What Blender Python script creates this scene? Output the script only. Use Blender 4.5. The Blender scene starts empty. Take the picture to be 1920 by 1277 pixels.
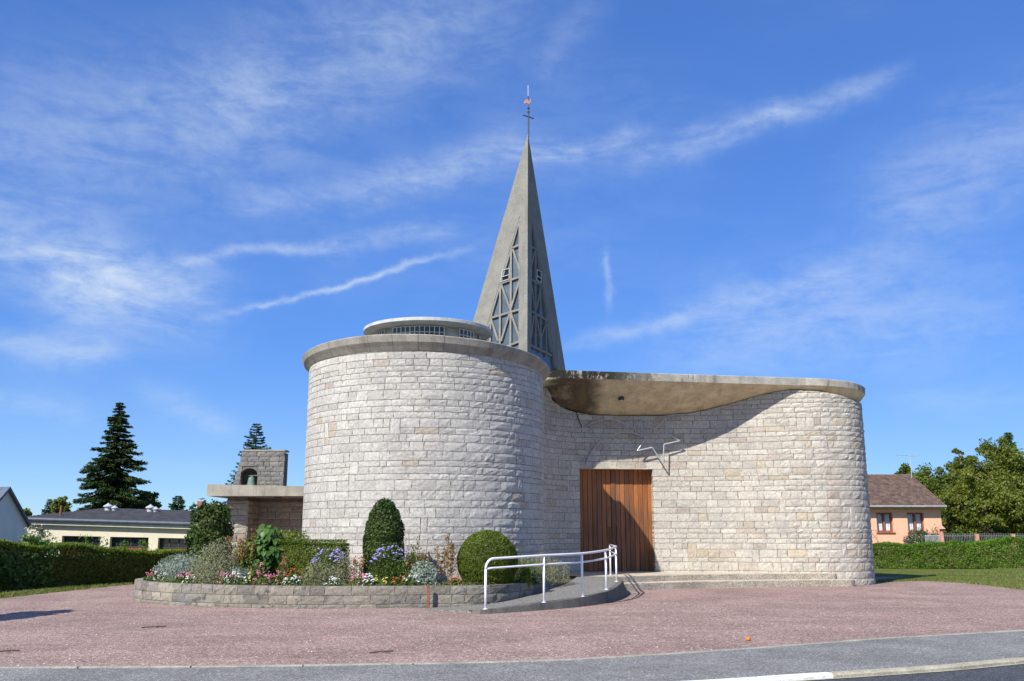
import bpy, bmesh, math, random
import numpy as np
from mathutils import Vector, Matrix, noise as mnoise

rnd = random.Random(7)
C = bpy.context.scene.collection
SC = bpy.context.scene
R = math.radians

# ------------------------------------------------------------------ camera
EYE = 1.6
FPX = 1742.0
PITCH = math.atan(361.5 / FPX)
cam_d = bpy.data.cameras.new('camera')
cam = bpy.data.objects.new('camera', cam_d)
C.objects.link(cam)
cam.location = (0, 0, EYE)
cam.rotation_euler = (R(90) + PITCH, 0, 0)
cam_d.sensor_width = 36
cam_d.lens = 36 * FPX / 1920
cam_d.clip_start = 0.1
cam_d.clip_end = 3000
SC.camera = cam
CT, ST = math.cos(PITCH), math.sin(PITCH)


def ray(u, v):
    y = (638.5 - v) / FPX
    return (u - 960) / FPX, CT - y * ST, ST + y * CT


def at(u, v, Y):
    """point at distance Y along the survey sight line (u, v)"""
    x, a, z = ray(u, v)
    k = Y / a
    return Vector((x * k, Y, EYE + z * k))


def gz(u, v, z=0.0):
    x, a, w = ray(u, v)
    k = (z - EYE) / w
    return Vector((x * k, a * k, z))


# ------------------------------------------------------------------ sky and sun
SUN_AZ, SUN_EL = R(38), R(42)       # sun behind the viewer's left shoulder
sun_d = bpy.data.lights.new('sun', 'SUN')
sun_d.energy = 4.6
sun_d.angle = R(0.53)
sun_d.color = (1.0, 0.955, 0.88)
sun = bpy.data.objects.new('sun', sun_d)
C.objects.link(sun)
sun.rotation_euler = (R(90) - SUN_EL, 0, -SUN_AZ)
sun.location = (-30, -40, 45)

world = bpy.data.worlds.new('World')
SC.world = world
world.use_nodes = True


class NT:
    """tiny helper for node graphs"""
    def __init__(s, tree):
        s.t = tree
        s.n = tree.nodes
        s.l = tree.links

    def add(s, typ, ins=None, **kw):
        nd = s.n.new(typ)
        for k, v in kw.items():
            setattr(nd, k, v)
        for k, v in (ins or {}).items():
            if isinstance(v, bpy.types.NodeSocket):
                s.l.new(v, nd.inputs[k])
            else:
                nd.inputs[k].default_value = v
        return nd

    def m(s, op, a, b=0.0, c=None, clamp=False):
        i = {0: a, 1: b}
        if c is not None:
            i[2] = c
        return s.add('ShaderNodeMath', i, operation=op, use_clamp=clamp).outputs[0]

    def noise(s, vec, scale, detail=4, rough=0.55, dist=0.0):
        return s.add('ShaderNodeTexNoise', {'Vector': vec, 'Scale': scale, 'Detail': detail, 'Roughness': rough, 'Distortion': dist}).outputs[0]

    def ramp(s, fac, stops):
        nd = s.add('ShaderNodeValToRGB', {0: fac})
        cr = nd.color_ramp
        while len(cr.elements) < len(stops):
            cr.elements.new(0.5)
        for e, (p, c) in zip(cr.elements, stops):
            e.position = p
            e.color = (*c, 1) if len(c) == 3 else c
        return nd.outputs[0]

    def mix(s, f, a, b, mode='MIX'):
        nd = s.add('ShaderNodeMix', data_type='RGBA', blend_type=mode)
        for idx, v in ((0, f), (6, a), (7, b)):
            if isinstance(v, bpy.types.NodeSocket):
                s.l.new(v, nd.inputs[idx])
            else:
                nd.inputs[idx].default_value = (*v, 1) if isinstance(v, tuple) and len(v) == 3 else v
        return nd.outputs[2]

    def smooth(s, x, a, b, lo=0.0, hi=1.0):
        nd = s.add('ShaderNodeMapRange', {0: x, 1: a, 2: b, 3: lo, 4: hi}, interpolation_type='SMOOTHSTEP')
        return nd.outputs[0]


W = NT(world.node_tree)
for nd in list(W.n):
    W.n.remove(nd)
sky = W.add('ShaderNodeTexSky')
sky.sky_type = 'NISHITA'
sky.sun_disc = False
sky.sun_elevation = SUN_EL
sky.sun_rotation = R(180) + SUN_AZ
sky.altitude = 1000
sky.air_density = 0.7
sky.dust_density = 1.2
sky.ozone_density = 6.0
dirv = W.add('ShaderNodeTexCoord').outputs['Generated']
sp = W.add('ShaderNodeSeparateXYZ', {0: dirv})
dx, dy, dz = sp.outputs
az = W.m('ARCTAN2', dx, dy)
el = W.m('ARCSINE', dz)
# cirrus streaks: each one an elongated patch on the dome (ends and half width)
AZEL = []
for (u0, v0, u1, v1, w, amp) in [
        (400, 587, 850, 468, 6, .62), (310, 490, 640, 455, 12, .5), (600, 462, 860, 418, 20, .32),
        (-160, 420, 260, 500, 70, .5), (60, 500, 390, 545, 58, .46), (60, 590, 440, 570, 75, .34),
        (430, 390, 760, 335, 34, .3), (700, 345, 1000, 275, 38, .42), (960, 292, 1215, 255, 20, .5),
        (1180, 295, 1300, 280, 18, .3), (1270, 270, 1490, 205, 22, .52), (1430, 225, 1690, 140, 17, .4),
        (-100, 270, 560, 190, 130, .36), (420, 200, 1000, -60, 110, .34), (1000, 150, 1130, 0, 30, .16), (1620, 430, 1990, 210, 100, .36),
        (1330, 570, 1680, 490, 34, .34), (1060, 645, 1350, 572, 16, .38), (1146, 575, 1142, 465, 8, .34),
        (1250, 650, 1950, 560, 85, .3), (-60, 640, 230, 660, 26, .42), (250, 730, 450, 800, 26, .3),
        (240, 850, 470, 900, 22, .22), (1650, 760, 1930, 740, 30, .16), (-60, 730, 200, 780, 30, .2)]:
    def ae(u, v):
        x, a, z = ray(u, v)
        return math.atan2(x, a), math.asin(z / math.sqrt(x * x + a * a + z * z))
    a0, e0 = ae(u0, v0)
    a1, e1 = ae(u1, v1)
    L = math.hypot(a1 - a0, e1 - e0) / 2
    AZEL.append(((a0 + a1) / 2, (e0 + e1) / 2, (a1 - a0) / 2 / L, (e1 - e0) / 2 / L, L, w / 1780, amp))
vae = W.add('ShaderNodeCombineXYZ', {0: az, 1: el}).outputs[0]
wob = W.add('ShaderNodeTexNoise', {'Vector': vae, 'Scale': 11.0, 'Detail': 7.0, 'Roughness': .6}).outputs[1]
wob = W.add('ShaderNodeVectorMath', {0: wob, 1: (.5, .5, .5)}, operation='SUBTRACT').outputs[0]
wob = W.add('ShaderNodeVectorMath', {0: wob, 1: (.045, .042, 0)}, operation='MULTIPLY').outputs[0]
vw = W.add('ShaderNodeVectorMath', {0: vae, 1: wob}).outputs[0]
tot = None
for (ca, ce, ux, uy, L, wd, amp) in AZEL:
    d = W.add('ShaderNodeVectorMath', {0: vw, 1: (ca, ce, 0)}, operation='SUBTRACT').outputs[0]
    p = W.add('ShaderNodeVectorMath', {0: d, 1: (ux / L, uy / L, 0)}, operation='DOT_PRODUCT').outputs['Value']
    q = W.add('ShaderNodeVectorMath', {0: d, 1: (-uy / wd, ux / wd, 0)}, operation='DOT_PRODUCT').outputs['Value']
    p2 = W.m('MULTIPLY', p, p)
    p2 = W.m('MULTIPLY', p2, p2)
    s2 = W.m('MULTIPLY_ADD', q, q, p2)
    g = W.m('MULTIPLY', W.m('EXPONENT', W.m('MULTIPLY', s2, -1.0)), amp)
    tot = g if tot is None else W.m('ADD', tot, g)
# wisps, drawn out along the wind
rot = W.add('ShaderNodeMapping', {'Vector': vae, 'Rotation': (0, 0, R(-14)), 'Scale': (9, 30, 1)}).outputs[0]
wisp = W.noise(rot, 1.0, 7, 0.62, 0.6)
fine = W.noise(W.add('ShaderNodeMapping', {'Vector': vae, 'Rotation': (0, 0, R(25)), 'Scale': (40, 70, 1)}).outputs[0], 1.0, 5, 0.65, 0.4)
wm = W.smooth(W.m('ADD', W.m('MULTIPLY', wisp, .75), W.m('MULTIPLY', fine, .34)), .34, .76, .22, 1.2)
big = W.smooth(W.noise(W.add('ShaderNodeMapping', {'Vector': dirv, 'Rotation': (0, 0, R(10)), 'Scale': (1, 1.6, 3.2)}).outputs[0], 2.2, 4, .55), .44, .80, .0, .15)
mask = W.m('ADD', W.m('MULTIPLY', tot, wm), W.m('MULTIPLY', big, wm))
mask = W.m('MULTIPLY', mask, W.smooth(dz, 0.0, 0.12), clamp=True)
mask = W.m('MULTIPLY', mask, .82)
# deepen the blue and soften the rise towards the horizon, the same in every direction
gam = W.add('ShaderNodeGamma', {0: sky.outputs[0], 1: 1.33}).outputs[0]
sb_ = W.add('ShaderNodeSeparateColor', {0: sky.outputs[0]}).outputs[2]
kf = W.m('DIVIDE', W.m('MULTIPLY', W.m('POWER', W.m('MAXIMUM', sb_, .05), -.33), 2.9), W.m('ADD', 1.0, W.m('DIVIDE', sb_, 3.47)))
hs = W.add('ShaderNodeVectorMath', {0: gam, 3: kf}, operation='SCALE').outputs[0]
pale = W.smooth(dz, .22, -.02, 0, .2)
hs = W.add('ShaderNodeVectorMath', {0: hs, 1: (.98, 1.07, 1.08)}, operation='MULTIPLY').outputs[0]
hs = W.mix(pale, hs, (4.6, 5.5, 6.6))
skyc = W.mix(mask, hs, (4.7, 5.5, 6.5))
bg = W.add('ShaderNodeBackground', {'Color': skyc, 'Strength': 0.1})
out = W.add('ShaderNodeOutputWorld', {0: bg.outputs[0]})

SC.view_settings.view_transform = 'Standard'
SC.view_settings.look = 'None'
SC.view_settings.exposure = 0.54
SC.view_settings.gamma = 1.0
SC.view_settings.use_curve_mapping = False
SC.render.engine = 'CYCLES'
SC.cycles.max_bounces = 6
SC.cycles.transparent_max_bounces = 4


# ------------------------------------------------------------------ materials
def new_mat(name, rough=0.8, spec=0.3):
    m = bpy.data.materials.new(name)
    m.use_nodes = True
    t = NT(m.node_tree)
    b = t.n['Principled BSDF']
    b.inputs['Roughness'].default_value = rough
    b.inputs['Specular IOR Level'].default_value = spec
    return m, t, b


def setc(t, b, col, key='Base Color'):
    if isinstance(col, bpy.types.NodeSocket):
        t.l.new(col, b.inputs[key])
    else:
        b.inputs[key].default_value = (*col, 1)


def bump(t, b, h, strength, dist=0.02):
    n = t.add('ShaderNodeBump', {'Height': h, 'Strength': strength, 'Distance': dist})
    t.l.new(n.outputs[0], b.inputs['Normal'])


def pos(t):
    return t.add('ShaderNodeNewGeometry').outputs['Position']


def tint(t):
    return t.add('ShaderNodeAttribute', attribute_name='tint').outputs['Color']


def plain(name, col, rough=0.6, var=0.12, scale=6.0, bmp=0.0, bscale=40, metal=0.0, spec=0.3):
    m, t, b = new_mat(name, rough, spec)
    p = pos(t)
    n = t.noise(p, scale, 5, .6)
    f = t.smooth(n, .3, .7, 1 - var, 1 + var)
    c = t.mix(1.0, col, t.add('ShaderNodeCombineColor', {0: f, 1: f, 2: f}).outputs[0], 'MULTIPLY')
    setc(t, b, c)
    b.inputs['Metallic'].default_value = metal
    if bmp:
        bump(t, b, t.noise(p, bscale, 4, .65), bmp)
    return m


def stone_mat(name, dirty=0.3, grain=1.0, s0=.66, s1=.76, ss=26):
    m, t, b = new_mat(name, .92, .15)
    p = pos(t)
    col = tint(t)
    blot = t.noise(p, 1.1, 6, .65, .3)
    fine = t.noise(p, 14, 6, .7)
    f = t.smooth(fine, .28, .72, .74, 1.15)
    col = t.mix(1.0, col, t.add('ShaderNodeCombineColor', {0: f, 1: f, 2: f}).outputs[0], 'MULTIPLY')
    grey = t.m('MULTIPLY', t.smooth(blot, .48, .72), dirty)
    col = t.mix(grey, col, (.235, .235, .245))
    # dark lichen specks
    sp = t.smooth(t.noise(p, ss, 5, .6), s0, s1)
    sp = t.m('MULTIPLY', sp, t.smooth(t.noise(p, 2.3, 3, .6), .42, .66))
    col = t.mix(t.m('MULTIPLY', sp, min(1, dirty * 1.6)), col, (.10, .10, .10))
    rs = t.smooth(t.noise(t.add('ShaderNodeMapping', {'Vector': p, 'Scale': (4.5, 4.5, .3)}).outputs[0], 1.0, 5, .65), .55, .75)
    col = t.mix(t.m('MULTIPLY', rs, .22), col, (.22, .205, .18))
    setc(t, b, col)
    h = t.m('ADD', t.noise(p, 22, 8, .75), t.m('MULTIPLY', t.noise(p, 75, 5, .7), .4))
    bump(t, b, h, .8 * grain, .03)
    return m


def concrete(name, base, stain=(.05, .05, .045), amt=.5, streak=True, mottle=.2, grain=.35, extra=None):
    m, t, b = new_mat(name, .9, .15)
    p = pos(t)
    n = t.noise(p, 2.4, 7, .65)
    f = t.smooth(n, .28, .72, 1 - mottle, 1 + mottle)
    col = t.mix(1.0, base, t.add('ShaderNodeCombineColor', {0: f, 1: f, 2: f}).outputs[0], 'MULTIPLY')
    vs = t.add('ShaderNodeMapping', {'Vector': p, 'Scale': (3.2, 3.2, .35) if streak else (1.5, 1.5, 1.5)}).outputs[0]
    st = t.smooth(t.noise(vs, 1.0, 6, .62), .5, .74)
    col = t.mix(t.m('MULTIPLY', st, amt), col, stain)
    sp = t.smooth(t.noise(p, 38, 4, .7), .3, .7, .74, 1.18)
    col = t.mix(1.0, col, t.add('ShaderNodeCombineColor', {0: sp, 1: sp, 2: sp}).outputs[0], 'MULTIPLY')
    if extra:
        col = extra(t, p, col)
    setc(t, b, col)
    bump(t, b, t.noise(p, 55, 5, .7), grain, .02)
    return m


def leaf_mat(name, dark, mid, light, transl=.25, rough=.45):
    m, t, b = new_mat(name, rough, .22)
    a = t.add('ShaderNodeAttribute', attribute_name='tint').outputs['Fac']
    c = t.ramp(a, [(0.0, dark), (.5, mid), (1.0, light)])
    setc(t, b, c)
    tr = t.add('ShaderNodeBsdfTranslucent', {'Color': t.mix(1.0, c, (1.5, 1.7, .7), 'MULTIPLY')})
    mx = t.add('ShaderNodeMixShader', {0: transl, 1: b.outputs[0], 2: tr.outputs[0]})
    t.l.new(mx.outputs[0], t.n['Material Output'].inputs[0])
    return m


MAT = {}
MAT['stone'] = stone_mat('limestone', .34)
MAT['bed_stone'] = stone_mat('weathered_limestone', .6, 1.2, .54, .62, 8)
MAT['bell_stone'] = stone_mat('grey_weathered_stone', .8)
MAT['mortar'] = plain('mortar', (.20, .18, .155), .95, .2, 5, .4)
MAT['bed_mortar'] = plain('bed_mortar', (.13, .12, .105), .95, .25, 5, .4)


def cornice_chips(t, p, col):
    k = t.smooth(t.noise(t.add('ShaderNodeMapping', {'Vector': p, 'Scale': (1, 1, 2.2)}).outputs[0], 3.2, 6, .7), .635, .66)
    s = t.add('ShaderNodeSeparateXYZ', {0: p})
    k = t.m('MULTIPLY', k, t.smooth(s.outputs[0], -2.0, -3.2))
    return t.mix(k, col, t.ramp(t.noise(p, 22, 4, .7), [(.42, (.06, .05, .04)), (.55, (.46, .42, .34))]))


MAT['cornice'] = concrete('cornice_concrete', (.335, .31, .265), (.15, .135, .11), .55, extra=cornice_chips)


def canopy_stain(t, p, col):
    s = t.add('ShaderNodeSeparateXYZ', {0: p})
    # black algae: heavy at the drum end, light along the top
    xm = t.smooth(t.m('ADD', s.outputs[0], t.m('MULTIPLY', t.noise(p, 1.6, 5, .7), 2.4)), 4.2, 6.6, 1, 0)
    n = t.smooth(t.noise(t.add('ShaderNodeMapping', {'Vector': p, 'Scale': (2.2, 1.2, 1)}).outputs[0], 2.4, 7, .75), .38, .47)
    k = t.m('MULTIPLY', xm, n)
    n2 = t.smooth(t.noise(t.add('ShaderNodeMapping', {'Vector': p, 'Scale': (2.6, 2.6, .5)}).outputs[0], 1.3, 6, .75), .55, .66)
    k = t.m('MAXIMUM', k, t.m('MULTIPLY', n2, .75))
    return t.mix(k, col, (.03, .027, .02))


MAT['fascia'] = concrete('fascia_concrete', (.40, .37, .32), (.10, .095, .08), .55, extra=canopy_stain)


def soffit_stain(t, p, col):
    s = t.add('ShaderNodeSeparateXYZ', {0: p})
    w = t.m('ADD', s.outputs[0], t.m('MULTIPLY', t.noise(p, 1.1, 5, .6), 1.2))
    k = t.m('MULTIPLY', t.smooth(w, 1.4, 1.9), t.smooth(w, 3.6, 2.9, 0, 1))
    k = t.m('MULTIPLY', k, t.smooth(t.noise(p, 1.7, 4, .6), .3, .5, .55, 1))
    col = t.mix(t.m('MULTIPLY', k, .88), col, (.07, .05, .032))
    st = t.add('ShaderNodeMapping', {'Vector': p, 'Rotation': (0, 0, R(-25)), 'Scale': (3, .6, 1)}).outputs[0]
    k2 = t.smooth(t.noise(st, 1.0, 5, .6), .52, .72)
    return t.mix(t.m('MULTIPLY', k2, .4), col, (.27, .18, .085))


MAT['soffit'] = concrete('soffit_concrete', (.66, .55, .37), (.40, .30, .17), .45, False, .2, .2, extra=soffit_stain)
MAT['spire'] = concrete('spire_concrete', (.235, .225, .20), (.14, .135, .12), .6, True, .12, .5)
MAT['slab'] = concrete('slab_concrete', (.34, .315, .26), (.15, .14, .115), .6)
MAT['pale_concrete'] = concrete('pale_concrete', (.52, .45, .35), (.35, .29, .2), .4)
MAT['zinc'] = plain('white_roof_edge', (.45, .455, .44), .6, .15, 4, .1)
MAT['roofing'] = plain('roofing_felt', (.2, .2, .19), .95, .2, 3, .3)
MAT['step'] = None
m, t, b = new_mat('washed_aggregate', .9, .15)
p = pos(t)
v = t.add('ShaderNodeTexVoronoi', {'Vector': p, 'Scale': 62.0})
c = t.ramp(t.add('ShaderNodeSeparateColor', {0: v.outputs['Color']}).outputs[0], [(0, (.16, .14, .11)), (.45, (.33, .29, .23)), (1, (.56, .50, .40))])
big_n = t.smooth(t.noise(p, 1.5, 4, .6), .3, .7, .82, 1.15)
setc(t, b, t.mix(1.0, c, t.add('ShaderNodeCombineColor', {0: big_n, 1: big_n, 2: big_n}).outputs[0], 'MULTIPLY'))
bump(t, b, v.outputs['Distance'], .5, .01)
MAT['step'] = m
m, t, b = new_mat('ramp_aggregate', .9, .15)
p = pos(t)
v = t.add('ShaderNodeTexVoronoi', {'Vector': p, 'Scale': 55.0})
c = t.ramp(t.add('ShaderNodeSeparateColor', {0: v.outputs['Color']}).outputs[0], [(0, (.085, .085, .08)), (.6, (.19, .185, .17)), (1, (.36, .34, .30))])
setc(t, b, c)
bump(t, b, v.outputs['Distance'], .4, .01)
MAT['ramp'] = m
MAT['ramp_side'] = concrete('ramp_side_concrete', (.15, .14, .12), (.05, .05, .045), .7)

# red gravel
m, t, b = new_mat('red_gravel', .95, .1)
p = pos(t)
v = t.add('ShaderNodeTexVoronoi', {'Vector': p, 'Scale': 42.0})
hue = t.add('ShaderNodeSeparateColor', {0: v.outputs['Color']})
c = t.ramp(hue.outputs[0], [(0, (.16, .105, .088)), (.45, (.285, .188, .16)), (.86, (.385, .275, .24)), (.95, (.45, .36, .32)), (1, (.60, .55, .49))])
big_n = t.smooth(t.noise(p, .55, 6, .6), .3, .7, .84, 1.16)
c = t.mix(1.0, c, t.add('ShaderNodeCombineColor', {0: big_n, 1: big_n, 2: big_n}).outputs[0], 'MULTIPLY')
tr = t.add('ShaderNodeMapping', {'Vector': p, 'Rotation': (0, 0, R(-8)), 'Scale': (.25, 2.2, 1)}).outputs[0]
patch = t.smooth(t.noise(p, .35, 5, .7), .52, .68)
c = t.mix(t.m('MULTIPLY', patch, .35), c, (.19, .15, .125))
wet = t.smooth(t.noise(p, 1.7, 6, .75), .64, .72)
c = t.mix(t.m('MULTIPLY', wet, .4), c, (.13, .125, .07))
trk = t.smooth(t.noise(tr, 1.0, 5, .6), .5, .75)
c = t.mix(t.m('MULTIPLY', trk, .36), c, (.42, .335, .295))
setc(t, b, c)
bump(t, b, v.outputs['Distance'], .6, .02)
MAT['gravel'] = m
m, t, b = new_mat('gravel_chip', .9, .15)
setc(t, b, tint(t))
MAT['chip'] = m
# asphalt
def asphalt(name, lo, hi, sc=70):
    m, t, b = new_mat(name, .9, .2)
    p = pos(t)
    v = t.add('ShaderNodeTexVoronoi', {'Vector': p, 'Scale': sc})
    c = t.ramp(t.add('ShaderNodeSeparateColor', {0: v.outputs['Color']}).outputs[0], [(0, lo), (.75, hi), (1, tuple(min(1, x * 1.9) for x in hi))])
    n = t.smooth(t.noise(p, .9, 6, .65), .3, .7, .82, 1.16)
    setc(t, b, t.mix(1.0, c, t.add('ShaderNodeCombineColor', {0: n, 1: n, 2: n}).outputs[0], 'MULTIPLY'))
    bump(t, b, v.outputs['Distance'], .4, .01)
    return m
MAT['pavement'] = asphalt('pavement_asphalt', (.112, .110, .104), (.215, .21, .197))
MAT['road'] = asphalt('road_asphalt', (.035, .037, .043), (.075, .078, .088))
MAT['kerb'] = concrete('kerb_concrete', (.40, .37, .28), (.2, .19, .14), .5, False)
MAT['edging'] = concrete('edging_concrete', (.33, .315, .26), (.18, .17, .13), .5, False)
m, t, b = new_mat('worn_white_paint', .7, .3)
p = pos(t)
w = t.smooth(t.noise(p, 7, 6, .75), .55, .68)
setc(t, b, t.mix(w, (.78, .77, .74), (.42, .4, .34)))
MAT['paint'] = m
# grass
m, t, b = new_mat('lawn_grass', .9, .1)
p = pos(t)
c = t.ramp(t.noise(p, 1.3, 7, .7), [(.25, (.075, .10, .02)), (.5, (.135, .16, .036)), (.72, (.22, .205, .07))])
c2 = t.ramp(t.noise(p, 38, 4, .7), [(.25, (.5, .5, .5)), (.75, (1.4, 1.4, 1.3))])
setc(t, b, t.mix(1.0, c, c2, 'MULTIPLY'))
bump(t, b, t.noise(p, 60, 4, .7), 1.0, .04)
MAT['lawn'] = m
MAT['soil'] = plain('soil', (.10, .072, .048), .95, .35, 9, .8, 30)
MAT['grass_blade'] = leaf_mat('grass_blades', (.07, .10, .02), (.14, .175, .04), (.26, .24, .09), .2, .6)

MAT['hedge'] = leaf_mat('hedge_leaves', (.03, .056, .008), (.085, .125, .014), (.17, .21, .03), .22)
MAT['hedge2'] = leaf_mat('bright_hedge_leaves', (.05, .095, .008), (.105, .20, .018), (.17, .275, .034), .3)
MAT['box'] = leaf_mat('boxwood_leaves', (.042, .07, .008), (.092, .132, .014), (.165, .20, .028), .24)
MAT['laurel'] = leaf_mat('dark_glossy_leaves', (.018, .036, .007), (.042, .075, .013), (.085, .135, .024), .15, .5)
MAT['broad'] = leaf_mat('broad_green_leaves', (.03, .075, .018), (.06, .13, .028), (.11, .20, .05), .25, .4)
MAT['forsythia'] = leaf_mat('yellow_green_leaves', (.06, .09, .012), (.13, .17, .025), (.22, .25, .05), .3)
MAT['shoots'] = leaf_mat('sunlit_hedge_top', (.08, .125, .012), (.145, .205, .02), (.23, .30, .04), .38)  # hedge green made paler, sunlight on the hedge top put into the colour
MAT['silver'] = leaf_mat('silver_leaves', (.16, .20, .165), (.28, .335, .285), (.44, .49, .43), .15, .7)
MAT['sage'] = leaf_mat('grey_sage_leaves', (.13, .135, .075), (.235, .235, .14), (.36, .345, .23), .2, .7)
MAT['dry'] = leaf_mat('dry_brown_leaves', (.10, .05, .02), (.24, .13, .05), (.42, .27, .12), .2, .8)
MAT['dark_dry'] = leaf_mat('dark_dry_stalks', (.03, .018, .01), (.07, .035, .02), (.14, .07, .035), .1, .8)
MAT['green'] = leaf_mat('plain_green_leaves', (.03, .065, .01), (.075, .125, .02), (.15, .20, .04), .25)
MAT['cover'] = leaf_mat('ground_cover_leaves', (.05, .07, .02), (.11, .14, .045), (.22, .22, .10), .25, .7)
MAT['spruce'] = leaf_mat('spruce_needles', (.014, .03, .008), (.034, .062, .015), (.075, .112, .026), .1, .6)
MAT['cedar'] = leaf_mat('blue_green_needles', (.022, .045, .024), (.045, .08, .045), (.08, .12, .07), .08, .6)
MAT['thuja'] = leaf_mat('thuja_sprays', (.03, .065, .010), (.06, .115, .02), (.11, .17, .035), .15, .6)
MAT['oak'] = leaf_mat('tree_leaves', (.05, .076, .011), (.15, .18, .028), (.28, .29, .07), .38, .45)
MAT['oak2'] = leaf_mat('darker_tree_leaves', (.04, .066, .011), (.11, .15, .025), (.21, .24, .055), .36, .45)
MAT['bark'] = plain('bark', (.10, .075, .05), .95, .3, 8, .6)
MAT['stem'] = plain('stem', (.13, .11, .05), .8, .3, 8)


def petal(name, c):
    m, t, b = new_mat(name, .6, .2)
    a = t.add('ShaderNodeAttribute', attribute_name='tint').outputs['Fac']
    setc(t, b, t.ramp(a, [(0, tuple(x * .7 for x in c)), (1, tuple(min(1, x * 1.15 + .03) for x in c))]))
    return m


MAT['pink'] = petal('pink_petals', (.72, .20, .33))
MAT['white_petal'] = petal('white_petals', (.78, .76, .76))
MAT['lilac'] = petal('lilac_petals', (.33, .28, .68))
MAT['red'] = petal('red_petals', (.62, .09, .03))
MAT['rust'] = petal('rust_flowers', (.33, .12, .06))
MAT['yellow'] = petal('yellow_petals', (.75, .62, .16))
MAT['white_metal'] = plain('white_painted_steel', (.80, .81, .82), .35, .05, 5, spec=.5)
MAT['galv'] = plain('galvanised_tube', (.42, .43, .45), .42, .1, 12, metal=.35, spec=.5)
MAT['rust_metal'] = plain('rusty_steel', (.22, .09, .055), .85, .3, 12, .3)
MAT['dark_metal'] = plain('dark_metal', (.06, .06, .06), .5, .2, 8, metal=.3)
MAT['cable'] = plain('black_rubber', (.02, .02, .02), .6)
MAT['copper'] = plain('pale_copper', (.72, .36, .25), .45, .2, 8, metal=.3)
MAT['bronze'] = plain('green_bronze', (.13, .20, .17), .6, .25, 9, .1)
# door wood
m, t, b = new_mat('weathered_door_wood', .55, .35)
p = pos(t)
gr = t.add('ShaderNodeMapping', {'Vector': p, 'Scale': (30, 30, 1.6)}).outputs[0]
g1 = t.noise(gr, 1.0, 6, .65, .3)
c = t.mix(1.0, tint(t), t.ramp(g1, [(.25, (.6, .55, .5)), (.75, (1.25, 1.25, 1.25))]), 'MULTIPLY')
s = t.add('ShaderNodeSeparateXYZ', {0: p})
wz = t.m('ADD', s.outputs[2], t.m('MULTIPLY', t.noise(p, 1.4, 5, .65), 2.2))
wea = t.m('MULTIPLY', t.smooth(wz, 4.5, 2.9), t.smooth(t.noise(t.add('ShaderNodeMapping', {'Vector': p, 'Scale': (9, 9, .8)}).outputs[0], 1, 5, .6), .38, .62, .25, .85))
c = t.mix(t.m('MULTIPLY', wea, .85), c, (.095, .058, .036))
setc(t, b, c)
bump(t, b, g1, .25, .01)
MAT['door_wood'] = m


def glass(name, col, rough=.06, spec=.6, wav=.0):
    m, t, b = new_mat(name, rough, spec)
    n = t.smooth(t.noise(pos(t), 1.2, 3, .5), .3, .7, .75, 1.25)
    setc(t, b, t.mix(1.0, col, t.add('ShaderNodeCombineColor', {0: n, 1: n, 2: n}).outputs[0], 'MULTIPLY'))
    if wav:
        bump(t, b, t.noise(pos(t), 3, 2, .5), wav, .05)
    return m


MAT['glass'] = glass('dusty_glass', (.085, .115, .14), .16, .6, .05)
MAT['dark_glass'] = glass('dark_window_glass', (.02, .022, .025), .05, .5, .03)
MAT['glass_block'] = glass('glass_block', (.045, .05, .06), .12, .5, .3)
MAT['black'] = plain('dark_interior', (.012, .012, .012), .9)
MAT['lamp_glass'] = plain('frosted_lamp', (.75, .75, .72), .3)
MAT['cream'] = plain('cream_render', (.66, .60, .45), .9, .07, 1.5, .15, 60)
MAT['pale_trim'] = plain('pale_trim', (.62, .58, .47), .85, .1, 3)
MAT['house_white'] = plain('white_render', (.68, .68, .67), .9, .05, 2, .1, 60)
MAT['slate'] = plain('blue_slate', (.10, .125, .165), .6, .2, 5)
MAT['gutter'] = plain('zinc_gutter', (.09, .105, .13), .6, .15, 4)
MAT['corr'] = plain('corrugated_fibre_cement', (.115, .11, .105), .85, .25, 2.5, .3)
MAT['red_wood'] = plain('red_brown_boards', (.20, .06, .03), .6, .25, 4)
MAT['salmon'] = plain('salmon_render', (.76, .44, .29), .9, .05, 1.5, .12, 60)
MAT['tile'] = None
m, t, b = new_mat('roof_tiles', .9, .15)
f = t.smooth(t.noise(pos(t), 3, 6, .7), .3, .7, .7, 1.25)
setc(t, b, t.mix(1.0, tint(t), t.add('ShaderNodeCombineColor', {0: f, 1: f, 2: f}).outputs[0], 'MULTIPLY'))
MAT['tile'] = m
MAT['frame_wood'] = plain('brown_window_wood', (.26, .09, .035), .5, .2, 6)
MAT['curtain'] = plain('white_curtain', (.55, .60, .64), .9, .1, 12)
MAT['pink_post'] = plain('pink_painted_concrete', (.55, .27, .20), .85, .12, 5)
MAT['mesh_grey'] = plain('grey_wire', (.45, .47, .48), .5, .1, 5)
MAT['zinc_grey'] = plain('dull_zinc', (.30, .31, .32), .6, .15, 4)
MAT['fence_grey'] = plain('dark_grey_wire', (.17, .18, .19), .6, .1, 5)
MAT['ridge'] = plain('ridge_tile_clay', (.15, .10, .08), .9, .3, 6)
MAT['brick_red'] = plain('chimney_brick', (.32, .15, .10), .9, .3, 6)
MAT['orange'] = plain('orange_peel', (.62, .20, .03), .6, .2, 30)


# ------------------------------------------------------------------ object helpers
def link(o, parent=None):
    C.objects.link(o)
    if parent:
        o.parent = parent
    return o


def props(o, label=None, cat=None, group=None, kind=None):
    if label:
        o['label'] = label
    if cat:
        o['category'] = cat
    if group:
        o['group'] = group
    if kind:
        o['kind'] = kind
    return o


def thing(name, label, cat, loc=(0, 0, 0), group=None):
    o = bpy.data.objects.new(name, None)
    o.empty_display_size = .2
    o.location = loc
    link(o)
    return props(o, label, cat, group)


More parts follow.
